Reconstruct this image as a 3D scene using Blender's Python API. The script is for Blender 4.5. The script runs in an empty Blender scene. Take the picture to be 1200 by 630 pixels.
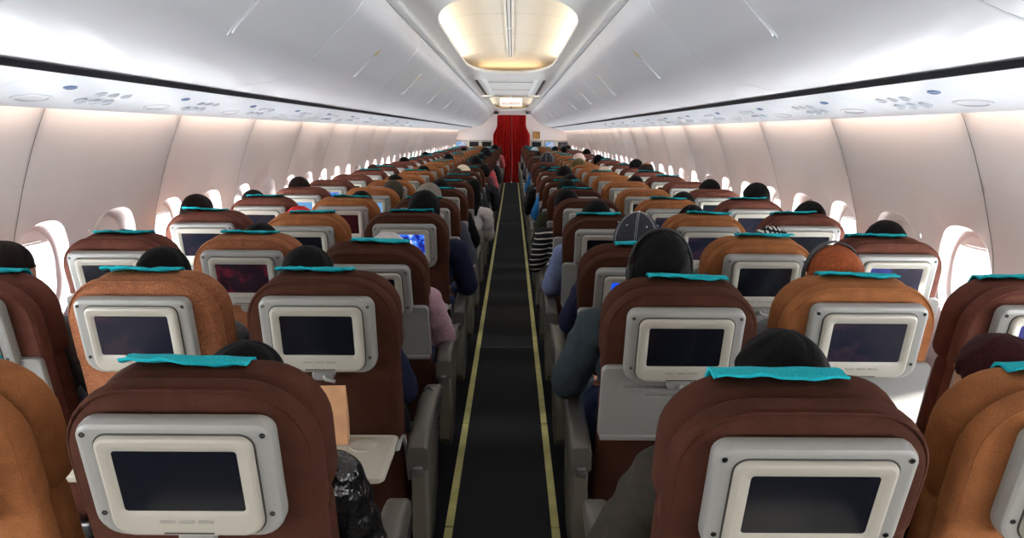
import bpy, bmesh, math, random
import numpy as np
from mathutils import Vector, Matrix
random.seed(7)
C = bpy.context.scene.collection
scene = bpy.context.scene
PI = math.pi
R = math.radians

# ------------------------------------------------------------------ camera, world, lights, exposure
EYE = 1.5
cam_data = bpy.data.cameras.new('camera')
cam_data.sensor_fit = 'HORIZONTAL'
cam_data.sensor_width = 36.0
cam_data.lens = 858.1 / 1200 * 36.0
cam_data.clip_start = 0.02
cam_data.clip_end = 200
cam = bpy.data.objects.new('camera', cam_data)
C.objects.link(cam)
cam.location = (0.032, 0, EYE)
cam.rotation_euler = (R(90) - 0.18342, R(-0.31), R(0.05))
scene.camera = cam

scene.view_settings.view_transform = 'Standard'
scene.view_settings.look = 'None'
scene.view_settings.exposure = 0.22
scene.view_settings.gamma = 1.0
scene.view_settings.use_curve_mapping = False
try:
    scene.cycles.use_light_tree = True
    scene.cycles.max_bounces = 8
    scene.cycles.diffuse_bounces = 5
    scene.cycles.glossy_bounces = 3
    scene.cycles.transmission_bounces = 4
    scene.cycles.transparent_max_bounces = 8
    scene.cycles.sample_clamp_indirect = 6.0
    scene.cycles.caustics_reflective = False
    scene.cycles.caustics_refractive = False
    scene.cycles.use_denoising = True
except Exception:
    pass

world = bpy.data.worlds.new('daylight_sky')
scene.world = world
world.use_nodes = True
_bg = world.node_tree.nodes['Background']
_bg.inputs[0].default_value = (0.93, 0.97, 1.0, 1)
_bg.inputs[1].default_value = 3.0

WINDOW_POWER = 13.0       # daylight at each window
WASH_POWER = 1.3         # warm strip lamps over the windows, each piece
COVE_POWER = 2.7        # lamps hidden in the ceiling coves, each piece
END_POWER = 0.6          # warmer lamps across the ends of the coves

def area(name, loc, direction, sx, sy, power, col, spread=180):
    l = bpy.data.lights.new(name, 'AREA')
    l.shape = 'RECTANGLE'
    l.size = sx
    l.size_y = sy
    l.energy = power
    l.color = col
    l.spread = R(spread)
    o = bpy.data.objects.new(name, l)
    C.objects.link(o)
    o.location = loc
    z = -Vector(direction).normalized()
    y = Vector((0, 1, 0))
    if abs(z.y) > .99:
        y = Vector((0, 0, 1))
    x = y.cross(z).normalized()
    y = z.cross(x)
    o.rotation_euler = Matrix((x, y, z)).transposed().to_euler()
    return o

ROW1, PITCH, NROWS, SX = 1.026, 0.79, 27, 0.475
YEND = 22.55
WALL_Y0 = 2.57 - 4 * 1.05
WALL_PTS = [(1.66, 1.525), (1.577, 1.575), (1.45, 1.63), (1.31, 1.68), (1.095, 1.742), (0.9, 1.765), (0.6, 1.76), (0.3, 1.71), (0.0, 1.62)]

def wallx(z):
    for (z1, x1), (z0, x0) in zip(WALL_PTS, WALL_PTS[1:]):
        if z >= z0:
            t = (z - z0) / (z1 - z0)
            return x0 + (x1 - x0) * t
    return WALL_PTS[-1][1]

def bay(y):
    return .030 * abs(math.sin(PI * (y - WALL_Y0) / 1.05)) ** .6

WINDOWS = []
for k in range(24):
    for m in (0.205, 0.73):
        WINDOWS.append(WALL_Y0 + 1.05 * k + m)
WIN_Z = 0.95
for s in (-1, 1):
    for wy in WINDOWS:
        l = area('window_daylight', (s * (wallx(WIN_Z) + 0.080), wy, WIN_Z), (-s, 0, -0.05), 0.36, 0.28, WINDOW_POWER, (0.93, 0.97, 1.0))
    for k in range(24):
        area('sidewall_strip_lamp', (s * 1.532, WALL_Y0 + 1.05 * (k + .5), 1.607), (s * .55, 0, -.6), 0.018, 0.98, WASH_POWER, (1.0, .80, .66))
COVES = [(-1.2, 2.9), (3.9, 8.9), (14.4, 22.2)]
for (y0, y1) in COVES:
    n = max(1, round((y1 - y0 - .9) / 1.1))
    st = (y1 - y0 - .9) / n
    for i in range(n):
        for s in (-1, 1):
            area('cove_lamp', (s * .575, y0 + .45 + st * (i + .5), 2.212), (-s * .5, 0, .85), 0.03, st * .95, COVE_POWER * (.4 if y0 > 10 else (.3 if y0 < 0 else 1)), (1.0, .86, .66))

    for yy, d in ((y0 - .09, 1), (y1 + .09, -1)):
        area('cove_end_lamp', (0, yy, 2.212), (0, d * .4, .9), .7, 0.03, END_POWER * (.5 if y0 > 10 else (.2 if y0 < 0 else 1)), (1.0, .66, .34))

sun_d = bpy.data.lights.new('sun', 'SUN'); sun_d.energy = 26.0; sun_d.angle = R(2.5); sun_d.color = (1.0, .96, .90)
sun = bpy.data.objects.new('sun', sun_d); C.objects.link(sun); sun.location = (6, -3, 4)
sun.rotation_euler = Vector((.74, -.67, .225)).to_track_quat('Z', 'Y').to_euler()

# ------------------------------------------------------------------ helpers
def mat(name, col, rough=.6, metal=0, spec=.5, sheen=0, emit=None, estr=0, coat=0):
    m = bpy.data.materials.new(name)
    m.use_nodes = True
    b = m.node_tree.nodes['Principled BSDF']
    b.inputs['Base Color'].default_value = (*col, 1)
    b.inputs['Roughness'].default_value = rough
    b.inputs['Metallic'].default_value = metal
    b.inputs['Specular IOR Level'].default_value = spec
    if sheen:
        b.inputs['Sheen Weight'].default_value = sheen
        b.inputs['Sheen Roughness'].default_value = .45
        b.inputs['Sheen Tint'].default_value = (min(1, col[0] * 3), min(1, col[1] * 3), min(1, col[2] * 3), 1)
    if coat:
        b.inputs['Coat Weight'].default_value = coat
    if emit:
        b.inputs['Emission Color'].default_value = (*emit, 1)
        b.inputs['Emission Strength'].default_value = estr
    return m

def srgb(r, g, b):
    f = lambda c: (c / 255 / 12.92) if c / 255 <= .04045 else ((c / 255 + .055) / 1.055) ** 2.4
    return (f(r), f(g), f(b))

def noisy(m, scale=60, amount=.25, bump=.2, stretch=(1, 1, 1), dist=.002, detail=3, second=None):
    """vary the base colour and relief of a material with object-space noise"""
    nt = m.node_tree
    b = nt.nodes['Principled BSDF']
    col = tuple(b.inputs['Base Color'].default_value)
    tc = nt.nodes.new('ShaderNodeTexCoord')
    mp = nt.nodes.new('ShaderNodeMapping')
    mp.inputs['Scale'].default_value = stretch
    nz = nt.nodes.new('ShaderNodeTexNoise')
    nz.inputs['Scale'].default_value = scale
    nz.inputs['Detail'].default_value = detail
    nt.links.new(tc.outputs['Object'], mp.inputs[0])
    nt.links.new(mp.outputs[0], nz.inputs['Vector'])
    rp = nt.nodes.new('ShaderNodeValToRGB')
    rp.color_ramp.elements[0].position = .35
    rp.color_ramp.elements[1].position = .65
    lo = tuple(c * (1 - amount) for c in col[:3]) + (1,)
    hi = tuple(min(1, c * (1 + amount)) for c in col[:3]) + (1,)
    if second:
        lo = (*second, 1)
        hi = col
    rp.color_ramp.elements[0].color = lo
    rp.color_ramp.elements[1].color = hi
    nt.links.new(nz.outputs['Fac'], rp.inputs[0])
    nt.links.new(rp.outputs[0], b.inputs['Base Color'])
    if bump:
        bp = nt.nodes.new('ShaderNodeBump')
        bp.inputs['Strength'].default_value = bump
        bp.inputs['Distance'].default_value = dist
        nt.links.new(nz.outputs['Fac'], bp.inputs['Height'])
        nt.links.new(bp.outputs[0], b.inputs['Normal'])
    return m

class MB:
    def __init__(s):
        s.v = []; s.f = []; s.m = []
    def add(s, vs, fs, mi=0):
        o = len(s.v)
        s.v += [tuple(p) for p in vs]
        s.f += [tuple(i + o for i in f) for f in fs]
        s.m += [mi] * len(fs)
        return s
    def rings(s, rings, cap0=True, cap1=True, mi=0, closed=True):
        n = len(rings[0]); vs = [p for r in rings for p in r]; fs = []
        for i in range(len(rings) - 1):
            for j in range(n if closed else n - 1):
                k = (j + 1) % n
                fs.append((i * n + j, i * n + k, (i + 1) * n + k, (i + 1) * n + j))
        if cap0: fs.append(tuple(range(n - 1, -1, -1)))
        if cap1: fs.append(tuple(range((len(rings) - 1) * n, len(rings) * n)))
        return s.add(vs, fs, mi)
    def tube(s, pts, r, n=8, mi=0, cap=True):
        pts = [Vector(p) for p in pts]
        rs = r if isinstance(r, (list, tuple)) else [r] * len(pts)
        rings = []; up = None
        for i, p in enumerate(pts):
            d = (pts[min(i + 1, len(pts) - 1)] - pts[max(i - 1, 0)]).normalized()
            if up is None:
                up = Vector((0, 0, 1)) if abs(d.z) < .9 else Vector((0, 1, 0))
            x = d.cross(up)
            if x.length < 1e-4: x = d.cross(Vector((1, 0, 0)))
            x.normalize(); y = x.cross(d).normalized(); up = y
            rings.append([p + (x * math.cos(a) + y * math.sin(a)) * rs[i] for a in [2 * PI * k / n for k in range(n)]])
        return s.rings(rings, cap, cap, mi)
    def ell(s, c, r, nu=16, nv=10, mi=0, rot=None):
        rings = []
        for i in range(1, nv):
            t = PI * i / nv
            rings.append([Vector((math.sin(t) * math.cos(2 * PI * k / nu), math.sin(t) * math.sin(2 * PI * k / nu), math.cos(t))) for k in range(nu)])
        vs = [p for rr_ in rings for p in rr_] + [Vector((0, 0, 1)), Vector((0, 0, -1))]
        fs = []
        for i in range(nv - 2):
            for k in range(nu):
                q = (k + 1) % nu
                fs.append((i * nu + k, (i + 1) * nu + k, (i + 1) * nu + q, i * nu + q))
        a, b = len(vs) - 2, len(vs) - 1
        for k in range(nu):
            q = (k + 1) % nu
            fs.append((a, k, q)); fs.append((b, (nv - 2) * nu + q, (nv - 2) * nu + k))
        M = rot or Matrix.Identity(3)
        return s.add([Vector(c) + M @ Vector((p.x * r[0], p.y * r[1], p.z * r[2])) for p in vs], fs, mi)
    def rbox(s, x0, x1, y0, y1, z0, z1, r=.01, mi=0, n=3):
        """box with rounded edges: rounded outline in x,z lofted along y"""
        f = rr((x1 - x0) / 2, z0, z1, r, r, n)
        cx = (x0 + x1) / 2
        prof = [(r * (1 - math.cos(a)), r * (1 - math.sin(a))) for a in [PI / 2 * k / n for k in range(n + 1)]]
        # from end cap outwards
        rs = []
        for k in range(n + 1):
            a = PI / 2 * k / n
            rs.append((r * (1 - math.sin(a)), y0 + r * (1 - math.cos(a))))
        for k in range(n, -1, -1):
            a = PI / 2 * k / n
            rs.append((r * (1 - math.sin(a)), y1 - r * (1 - math.cos(a))))
        return s.rings([[(cx + p[0], y, p[1]) for p in f(i)] for i, y in rs], mi=mi)
    def xf(s, M):
        s.v = [tuple(M @ Vector(p)) for p in s.v]; return s
    def mesh(s, name, mats, angle=35):
        me = bpy.data.meshes.new(name)
        me.from_pydata(s.v, [], s.f)
        for m in (mats if isinstance(mats, (list, tuple)) else [mats]):
            me.materials.append(m)
        me.polygons.foreach_set('material_index', s.m)
        bm = bmesh.new(); bm.from_mesh(me)
        bmesh.ops.recalc_face_normals(bm, faces=bm.faces)
        bm.to_mesh(me); bm.free()
        me.shade_smooth()
        me.set_sharp_from_angle(angle=R(angle))
        return me

def rr(hw, v0, v1, rt, rb, n=5):
    """outline function: rounded rectangle of half width hw from v0 to v1, top radius rt, bottom radius rb; argument = inset"""
    def f(i=0):
        a, b, c = hw - i, v0 + i, v1 - i
        t = max(min(rt - i, a, (c - b) / 2), .0015); u = max(min(rb - i, a, (c - b) / 2), .0015)
        o = []
        for cx, cz, r, a0 in ((a - t, c - t, t, 0), (-a + t, c - t, t, PI / 2), (-a + u, b + u, u, PI), (a - u, b + u, u, 1.5 * PI)):
            for k in range(n + 1):
                g = a0 + PI / 2 * k / n
                o.append((cx + r * math.cos(g), cz + r * math.sin(g)))
        return o
    return f

def loft(mb, f, prof, mi=0, dx=0, cap0=True, cap1=True):
    return mb.rings([[(dx + p[0], w, p[1]) for p in f(i)] for i, w in prof], cap0, cap1, mi)

def link(name, me, parent=None, loc=None, rot=None):
    o = bpy.data.objects.new(name, me)
    C.objects.link(o)
    if parent is not None: o.parent = parent
    if loc is not None: o.location = loc
    if rot is not None: o.rotation_euler = rot
    return o

def struct(name, mb, mats, angle=35, loc=None):
    o = link(name, mb.mesh(name, mats, angle) if isinstance(mb, MB) else mb, loc=loc)
    o['kind'] = 'structure'
    return o

def empty(name, label, cat, loc=(0, 0, 0), rot=(0, 0, 0), group=None):
    o = bpy.data.objects.new(name, None)
    C.objects.link(o)
    o.empty_display_size = .1
    o.location = loc; o.rotation_euler = rot
    tag(o, label, cat, group)
    return o

def tag(o, label, cat, group=None):
    o['label'] = label; o['category'] = cat
    if group: o['group'] = group
    return o

def smooth_curve(pts, n=4):
    out = []
    P = [pts[0]] + list(pts) + [pts[-1]]
    for i in range(1, len(P) - 2):
        for k in range(n):
            t = k / n
            out.append(tuple(.5 * ((2 * P[i][j]) + (-P[i - 1][j] + P[i + 1][j]) * t + (2 * P[i - 1][j] - 5 * P[i][j] + 4 * P[i + 1][j] - P[i + 2][j]) * t * t + (-P[i - 1][j] + 3 * P[i][j] - 3 * P[i + 1][j] + P[i + 2][j]) * t ** 3) for j in range(len(pts[0]))))
    out.append(tuple(pts[-1]))
    return out

def extrude_profile(pts, y0, y1, mi=0, mb=None, closed=False, cap=False):
    mb = mb or MB()
    mb.rings([[(p[0], y0, p[1]) for p in pts], [(p[0], y1, p[1]) for p in pts]], cap, cap, mi, closed)
    return mb

def text_mesh(body, size, m, ext=.0004):
    cu = bpy.data.curves.new('txt', 'FONT')
    cu.body = body; cu.size = size; cu.align_x = 'CENTER'; cu.align_y = 'CENTER'; cu.extrude = ext
    cu.resolution_u = 2
    o = bpy.data.objects.new('txt', cu); C.objects.link(o)
    dg = bpy.context.evaluated_depsgraph_get()
    me = bpy.data.meshes.new_from_object(o.evaluated_get(dg))
    bpy.data.objects.remove(o); bpy.data.curves.remove(cu)
    me.materials.clear(); me.materials.append(m)
    return me

ORD = ['first', 'second', 'third', 'fourth', 'fifth', 'sixth', 'seventh', 'eighth', 'ninth', 'tenth', 'eleventh', 'twelfth', 'thirteenth', 'fourteenth', 'fifteenth', 'sixteenth', 'seventeenth', 'eighteenth', 'nineteenth', 'twentieth', 'twenty-first', 'twenty-second', 'twenty-third', 'twenty-fourth', 'twenty-fifth', 'twenty-sixth', 'twenty-seventh']

# ------------------------------------------------------------------ materials
M = {}
M['panel'] = mat('cabin_wall_plastic', srgb(226, 216, 212), .42)
M['bin'] = mat('bin_plastic', srgb(212, 214, 219), .34)
M['ceil'] = mat('ceiling_plastic', srgb(222, 221, 218), .5)
M['dome'] = mat('dome_plastic', srgb(224, 217, 204), .5)
M['dark'] = mat('dark_rubber', srgb(14, 18, 26), .5)
M['seam'] = mat('seam_line', srgb(120, 112, 108), .8)
M['slot'] = mat('dark_slot', srgb(60, 58, 56), .6)
M['cream'] = mat('latch_cream', srgb(205, 185, 140), .5)
M['white'] = mat('white_plastic', srgb(235, 235, 235), .4)
M['psu'] = mat('service_panel_plastic', srgb(202, 208, 215), .38)
M['lens'] = mat('lens_grey', srgb(196, 200, 206), .3)
M['blue'] = mat('blue_mark', srgb(96, 124, 168), .4)
M['redmark'] = mat('red_mark', srgb(190, 60, 50), .5)
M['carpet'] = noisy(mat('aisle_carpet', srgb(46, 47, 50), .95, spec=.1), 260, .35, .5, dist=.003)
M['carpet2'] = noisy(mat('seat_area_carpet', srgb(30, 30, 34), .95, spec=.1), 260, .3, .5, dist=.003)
M['strip'] = noisy(mat('escape_path_strip', srgb(205, 200, 128), .5), 9, .12, 0)
M['curtain'] = noisy(mat('red_curtain', srgb(165, 20, 17), .85, spec=.2, sheen=.2), 30, .15, .2)
M['gold'] = noisy(mat('gilt_frame', srgb(150, 105, 40), .5), 40, .4, 0)
M['pic'] = noisy(mat('picture', srgb(206, 160, 80), .5), 55, .5, 0, second=srgb(120, 60, 30))

def fabric(name, c, second=None):
    m = mat(name, srgb(*c), .9, spec=.12, sheen=.16)
    noisy(m, 420 if not second else 260, .16, .35, dist=.0015, second=second)
    nt = m.node_tree; b = nt.nodes['Principled BSDF']
    src = b.inputs['Base Color'].links[0].from_socket
    tc = next(n for n in nt.nodes if n.type == 'TEX_COORD')
    n2 = nt.nodes.new('ShaderNodeTexNoise'); n2.inputs['Scale'].default_value = 11; n2.inputs['Detail'].default_value = 5; n2.inputs['Distortion'].default_value = 1.2
    r2 = nt.nodes.new('ShaderNodeValToRGB')
    r2.color_ramp.elements[0].position = .3; r2.color_ramp.elements[0].color = (.68, .66, .66, 1)
    r2.color_ramp.elements[1].position = .7; r2.color_ramp.elements[1].color = (1.0, 1.0, 1.0, 1)
    mx = nt.nodes.new('ShaderNodeMix'); mx.data_type = 'RGBA'; mx.blend_type = 'MULTIPLY'; mx.inputs[0].default_value = 1
    nt.links.new(tc.outputs['Object'], n2.inputs['Vector']); nt.links.new(n2.outputs['Fac'], r2.inputs[0])
    nt.links.new(src, mx.inputs[6]); nt.links.new(r2.outputs[0], mx.inputs[7]); nt.links.new(mx.outputs[2], b.inputs['Base Color'])
    return m
F_DARK = fabric('dark_brown_velour', (72, 42, 31))
F_ORANGE = fabric('tan_orange_velour', (152, 98, 60))
F_SPECK = fabric('speckled_orange_velour', (166, 110, 76), srgb(128, 78, 54))
F_RED = fabric('reddish_brown_velour', (102, 62, 51))
F_SEATBASE = fabric('seat_cushion_velour', (70, 40, 36))
M['frame'] = noisy(mat('grey_bezel', srgb(142, 142, 138), .38), 400, .03, .05, dist=.0005)
M['monitor'] = mat('light_bezel', srgb(166, 162, 150), .38)
M['gap'] = mat('bezel_gap', srgb(58, 56, 54), .6)
M['tray'] = mat('tray_plastic', srgb(138, 137, 134), .33, spec=.6)
M['trayopen'] = mat('open_tray_plastic', srgb(178, 172, 158), .35)
M['arm'] = mat('armrest_grey', srgb(80, 76, 70), .42)
M['armpanel'] = mat('armrest_panel', srgb(100, 95, 84), .42)
M['metal'] = mat('seat_metal', srgb(120, 120, 120), .35, metal=.8)
M['button'] = mat('button', srgb(150, 147, 138), .4)
M['screw'] = mat('screw', srgb(26, 26, 28), .5)
M['teal'] = noisy(mat('teal_cloth', srgb(22, 168, 180), .8, spec=.2), 200, .12, .2)
M['textgrey'] = mat('printed_text', srgb(70, 70, 72), .6)
M['glass'] = None
g = bpy.data.materials.new('window_glass'); g.use_nodes = True
nt = g.node_tree; nt.nodes.remove(nt.nodes['Principled BSDF'])
tr = nt.nodes.new('ShaderNodeBsdfTransparent'); gl = nt.nodes.new('ShaderNodeBsdfGlossy'); gl.inputs['Roughness'].default_value = .03
mx = nt.nodes.new('ShaderNodeMixShader'); mx.inputs[0].default_value = .06
nt.links.new(tr.outputs[0], mx.inputs[1]); nt.links.new(gl.outputs[0], mx.inputs[2]); nt.links.new(mx.outputs[0], nt.nodes['Material Output'].inputs[0])
M['glass'] = g

def screen_mat(name, kind):
    m = mat(name, (.006, .007, .011), .16, spec=.5)
    nt = m.node_tree; b = nt.nodes['Principled BSDF']
    if kind == 'off': return m
    tc = nt.nodes.new('ShaderNodeTexCoord')
    nz = nt.nodes.new('ShaderNodeTexNoise'); nz.inputs['Detail'].default_value = 3
    rp = nt.nodes.new('ShaderNodeValToRGB')
    nt.links.new(tc.outputs['Object'], nz.inputs['Vector']); nt.links.new(nz.outputs['Fac'], rp.inputs[0]); nt.links.new(rp.outputs[0], b.inputs['Emission Color'])
    sets = {'dance': (22, [(.0, (4, 8, 50)), (.42, (10, 30, 140)), (.52, (60, 120, 235)), (.6, (170, 205, 250)), (.68, (230, 190, 190))], 1.0),
            'map': (30, [(.0, (16, 60, 190)), (.5, (24, 84, 224)), (.56, (60, 120, 235)), (.6, (150, 170, 190))], .9),
            'film': (16, [(.0, (10, 6, 12)), (.45, (34, 12, 20)), (.6, (110, 24, 44)), (.7, (70, 20, 60))], .45),
            'sky': (14, [(.0, (60, 110, 170)), (.5, (110, 165, 215)), (.6, (220, 200, 195)), (.7, (150, 60, 60))], .9),
            'violet': (13, [(.0, (50, 48, 62)), (.48, (66, 62, 80)), (.56, (74, 84, 170)), (.7, (60, 60, 130))], .6),
            'dim': (12, [(.0, (14, 16, 30)), (.5, (24, 26, 44)), (.65, (74, 50, 60)), (.8, (70, 40, 50))], .5)}
    sc, stops, st = sets[kind]
    nz.inputs['Scale'].default_value = sc
    el = rp.color_ramp.elements
    el[0].position = stops[0][0]; el[0].color = (*srgb(*stops[0][1]), 1)
    el[1].position = stops[1][0]; el[1].color = (*srgb(*stops[1][1]), 1)
    for p, c in stops[2:]:
        e = el.new(p); e.color = (*srgb(*c), 1)
    b.inputs['Emission Strength'].default_value = st
    return m
SCR = {k: screen_mat('screen_' + k, k) for k in ('off', 'dance', 'map', 'film', 'sky', 'violet', 'dim')}

# ------------------------------------------------------------------ the setting
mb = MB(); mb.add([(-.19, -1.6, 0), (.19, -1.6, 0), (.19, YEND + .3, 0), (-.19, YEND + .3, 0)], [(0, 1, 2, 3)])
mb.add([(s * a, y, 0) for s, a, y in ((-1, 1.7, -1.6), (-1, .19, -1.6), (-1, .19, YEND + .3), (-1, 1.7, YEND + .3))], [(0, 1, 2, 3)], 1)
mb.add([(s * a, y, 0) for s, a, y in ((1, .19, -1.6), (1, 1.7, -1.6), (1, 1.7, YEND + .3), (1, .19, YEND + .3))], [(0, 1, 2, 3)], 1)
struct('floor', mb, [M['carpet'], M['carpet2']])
STRIP_X = .205
for i, s in enumerate((-1, 1)):
    mb = MB()
    y = -1.5; k = 0
    while y < YEND - .1:
        mb.rbox(s * STRIP_X - .016, s * STRIP_X + .016, y, min(y + 1.02, YEND - .08), .0005, .004, .0015, n=1)
        y += 1.026
    struct('trim_%d' % (i + 1), mb, M['strip'])
mb = MB()
for y in (5.02, 9.6, 12.3, 15.4):
    mb.rbox(-.19, .19, y, y + .012, .0003, .003, .001, n=1)
struct('trim_3', mb, M['dark'])

def aper(n, a, b, e=2.6):
    o = []
    for k in range(n):
        t = 2 * PI * k / n
        c, s_ = math.cos(t), math.sin(t)
        o.append((a * abs(c) ** (2 / e) * (1 if c >= 0 else -1), b * abs(s_) ** (2 / e) * (1 if s_ >= 0 else -1)))
    return o

def wall_cell(mb, s, y0, y1, wy, zlo=.70, zhi=1.30):
    """one window bay: a flared oval recess in the curved sidewall"""
    n = 48
    yc, zc = wy, WIN_Z
    outer = []
    for k in range(n):
        t = 2 * PI * k / n
        c, s_ = math.cos(t), math.sin(t)
        # ray to the rectangle
        ks = []
        if c > 1e-6: ks.append((y1 - yc) / c)
        if c < -1e-6: ks.append((y0 - yc) / c)
        if s_ > 1e-6: ks.append((zhi - zc) / s_)
        if s_ < -1e-6: ks.append((zlo - zc) / s_)
        kk = min(ks)
        outer.append([yc + c * kk, zc + s_ * kk])
    for cy, cz in ((y0, zlo), (y0, zhi), (y1, zlo), (y1, zhi)):
        j = min(range(n), key=lambda q: (outer[q][0] - cy) ** 2 + (outer[q][1] - cz) ** 2)
        outer[j] = [cy, cz]
    def ring(a, b, off, shift=0):
        return [(yc + p[0], zc + shift + p[1], off) for p in aper(n, a, b)]
    rings = [[(y, z, 0) for y, z in outer], ring(.186, .212, 0, .004), ring(.180, .206, .002, .004), ring(.174, .199, .009, .003), ring(.164, .190, .022, .002), ring(.153, .181, .034), ring(.147, .175, .040), ring(.144, .172, .044)]
    base = wallx(WIN_Z) + .018
    R_ = []
    for r_ in rings:
        row = []
        for (y, z, off) in r_:
            x = wallx(z) + bay(y) * (1 if off == 0 else .7)
            if off > 0:
                t = min(1, off / .044)
                x = (x + off) * (1 - t) + (base + .044) * t
            row.append((s * x, y, z))
        R_.append(row)
    mb.rings(R_, False, False)

WR = [z for z, x in smooth_curve(WALL_PTS, 3)]
for side, s in (('left', -1), ('right', 1)):
    mb = MB()
    zs_up = [1.30, 1.34, 1.39, 1.45, 1.50, 1.54, 1.577, 1.62, 1.66]
    zs_dn = [0, .1, .2, .3, .4, .5, .6, .70]
    for wy in WINDOWS:
        k = math.floor((wy - WALL_Y0) / .525)
        y0 = WALL_Y0 + k * .525; y1 = y0 + .525
        if y0 > YEND + .1: continue
        wall_cell(mb, s, y0, y1, wy)
    for zs in (zs_up, zs_dn):
        mb.rings([[(s * (wallx(z) + bay(y) * (1 if z < 1.6 else 0)), y, z) for z in zs] for y in [WALL_Y0 + 1.05 * q / 16 for q in range(24 * 16 + 1)]], False, False, 0, False)
    struct('wall_' + side, mb, M['panel'], 25)
    # joints between sidewall panels
    mb = MB()
    for k in range(24):
        y = WALL_Y0 + 1.05 * k
        zz = [0.05 + (1.6 - .05) * i / 30 for i in range(31)]
        mb.rings([[(s * (wallx(z) - .0012), y - .002, z), (s * (wallx(z) - .0012), y + .002, z)] for z in zz], False, False, 0, False)
    struct('trim_4' if s < 0 else 'trim_5', mb, M['seam'])

def window_meshes(s):
    pane = MB()
    o = aper(40, .146, .174)
    pane.rings([[(0, y, z) for y, z in o], [(s * .004, y, z) for y, z in o]], True, True)
    rim = MB()
    rim.rings([[(s * d, y, z) for y, z in aper(40, a, a + .028)] for a, d in ((.146, -.002), (.138, -.006), (.133, -.001), (.133, .003), (.146, .003))], False, False)
    return pane.mesh('window_pane', M['glass']), rim.mesh('window_frame', M['panel'])
def shade_mesh(s, drop):
    sh = MB()
    top = aper(40, .137, .165)
    lim = .165 - drop
    pts = [(y, max(z, lim)) for y, z in top]
    sh.rings([[(0, y, z) for y, z in pts], [(s * .003, y, z) for y, z in pts]], True, True)
    sh.tube([(-s * .004, -.06, lim + .012), (-s * .004, .06, lim + .012)], .004, 6)
    return sh.mesh('window_shade', M['panel'])
wn = 0
for s in (-1, 1):
    pane, rim = window_meshes(s)
    shades = [shade_mesh(s, d) for d in (.045, .06, .045, .10, .05, .15)]
    for i, wy in enumerate(WINDOWS):
        if wy > YEND: continue
        wn += 1
        o = struct('window_%d' % wn, pane, None, loc=(s * (wallx(WIN_Z) + .062), wy, WIN_Z))
        link('window_frame', rim, o)
        link('window_shade', shades[(i * 5 + (2 if s > 0 else 0)) % 6], o, loc=(-s * .004, 0, 0))

# fuselage skin behind the panels so that no daylight leaks over or under them
for nm, s in (('trim_6', -1), ('trim_7', 1)):
    mb = MB()
    pts = [(s * 1.525, 1.66), (s * 1.50, 1.72), (s * 1.40, 1.95), (s * 1.1, 2.3), (s * .7, 2.46), (0, 2.5)]
    extrude_profile(pts, -1.65, YEND + .5, 0, mb)
    mb.rings([[(s * 1.62, y, 0), (s * 1.72, y, -.02)] for y in (-1.65, YEND + .5)], False, False, 0, False)
    struct(nm, mb, M['white'])

# overhead bins
BIN_OUT = smooth_curve([(.575, 2.115), (.61, 2.02), (.73, 1.90), (.85, 1.785), (1.0, 1.715), (1.2, 1.674)], 4)
BIN_BACK = [(1.235, 1.678), (1.42, 1.74), (1.40, 1.90), (1.2, 2.12), (.9, 2.2), (.60, 2.17)]
def bin_mesh(s, L=1.77):
    mb = MB()
    pts = [(s * x, z) for x, z in BIN_OUT + BIN_BACK]
    ins = .004
    cx = sum(p[0] for p in pts) / len(pts); cz = sum(p[1] for p in pts) / len(pts)
    def sc(k): return [(cx + (p[0] - cx) * k, cz + (p[1] - cz) * k) for p in pts]
    mb.rings([[(p[0], y, p[1]) for p in sc(k)] for k, y in ((.985, .003), (.997, .006), (1, .012), (1, L - .012), (.997, L - .006), (.985, L - .003))])
    return mb.mesh('overhead_bin', M['bin'], 30)
def bin_handle(s):
    # a slender latch lying along the curved face of the bin
    zz = [p[1] for p in BIN_OUT][::-1]; xx = [p[0] for p in BIN_OUT][::-1]
    L = .19
    def at(v, h, y):
        z = 1.80 + .14 * v / L
        x = float(np.interp(z, zz, xx)); x2 = float(np.interp(z + .02, zz, xx))
        d = Vector((s * (x2 - x), 0, .02)).normalized()
        n = d.cross(Vector((0, 1, 0)))
        if n.z > 0: n = -n
        return Vector((s * x, y, z)) + n * h
    bez, hub, tip = MB(), MB(), MB()
    def pill(mb, hw, l0, l1, h0, h1, rt, rb):
        # many points along the length so that it follows the curve
        o = []
        m_ = 14
        def width(u):
            a = min(1, (u - l0) / rb) if rb else 1; b = min(1, (l1 - u) / rt) if rt else 1
            return hw * math.sqrt(max(.02, 1 - (1 - a) ** 2)) * math.sqrt(max(.02, 1 - (1 - b) ** 2))
        rows = []
        for q in range(m_ + 1):
            u = l0 + (l1 - l0) * q / m_; w = width(u)
            rows.append([at(u, h0, -w), at(u, h1 * .6 + h0 * .4, -w), at(u, h1, -w * .86), at(u, h1, w * .86), at(u, h1 * .6 + h0 * .4, w), at(u, h0, w)])
        mb.rings(rows)
    pill(bez, .031, -.012, L + .012, -.004, .003, .05, .06)
    pill(hub, .025, 0, L * .76, .000, .008, .006, .05)
    pill(tip, .025, L * .79, L, .000, .006, .04, .004)
    return bez.mesh('latch_recess', M['lens']), hub.mesh('latch', M['bin']), tip.mesh('latch_tip', M['cream'])
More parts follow.
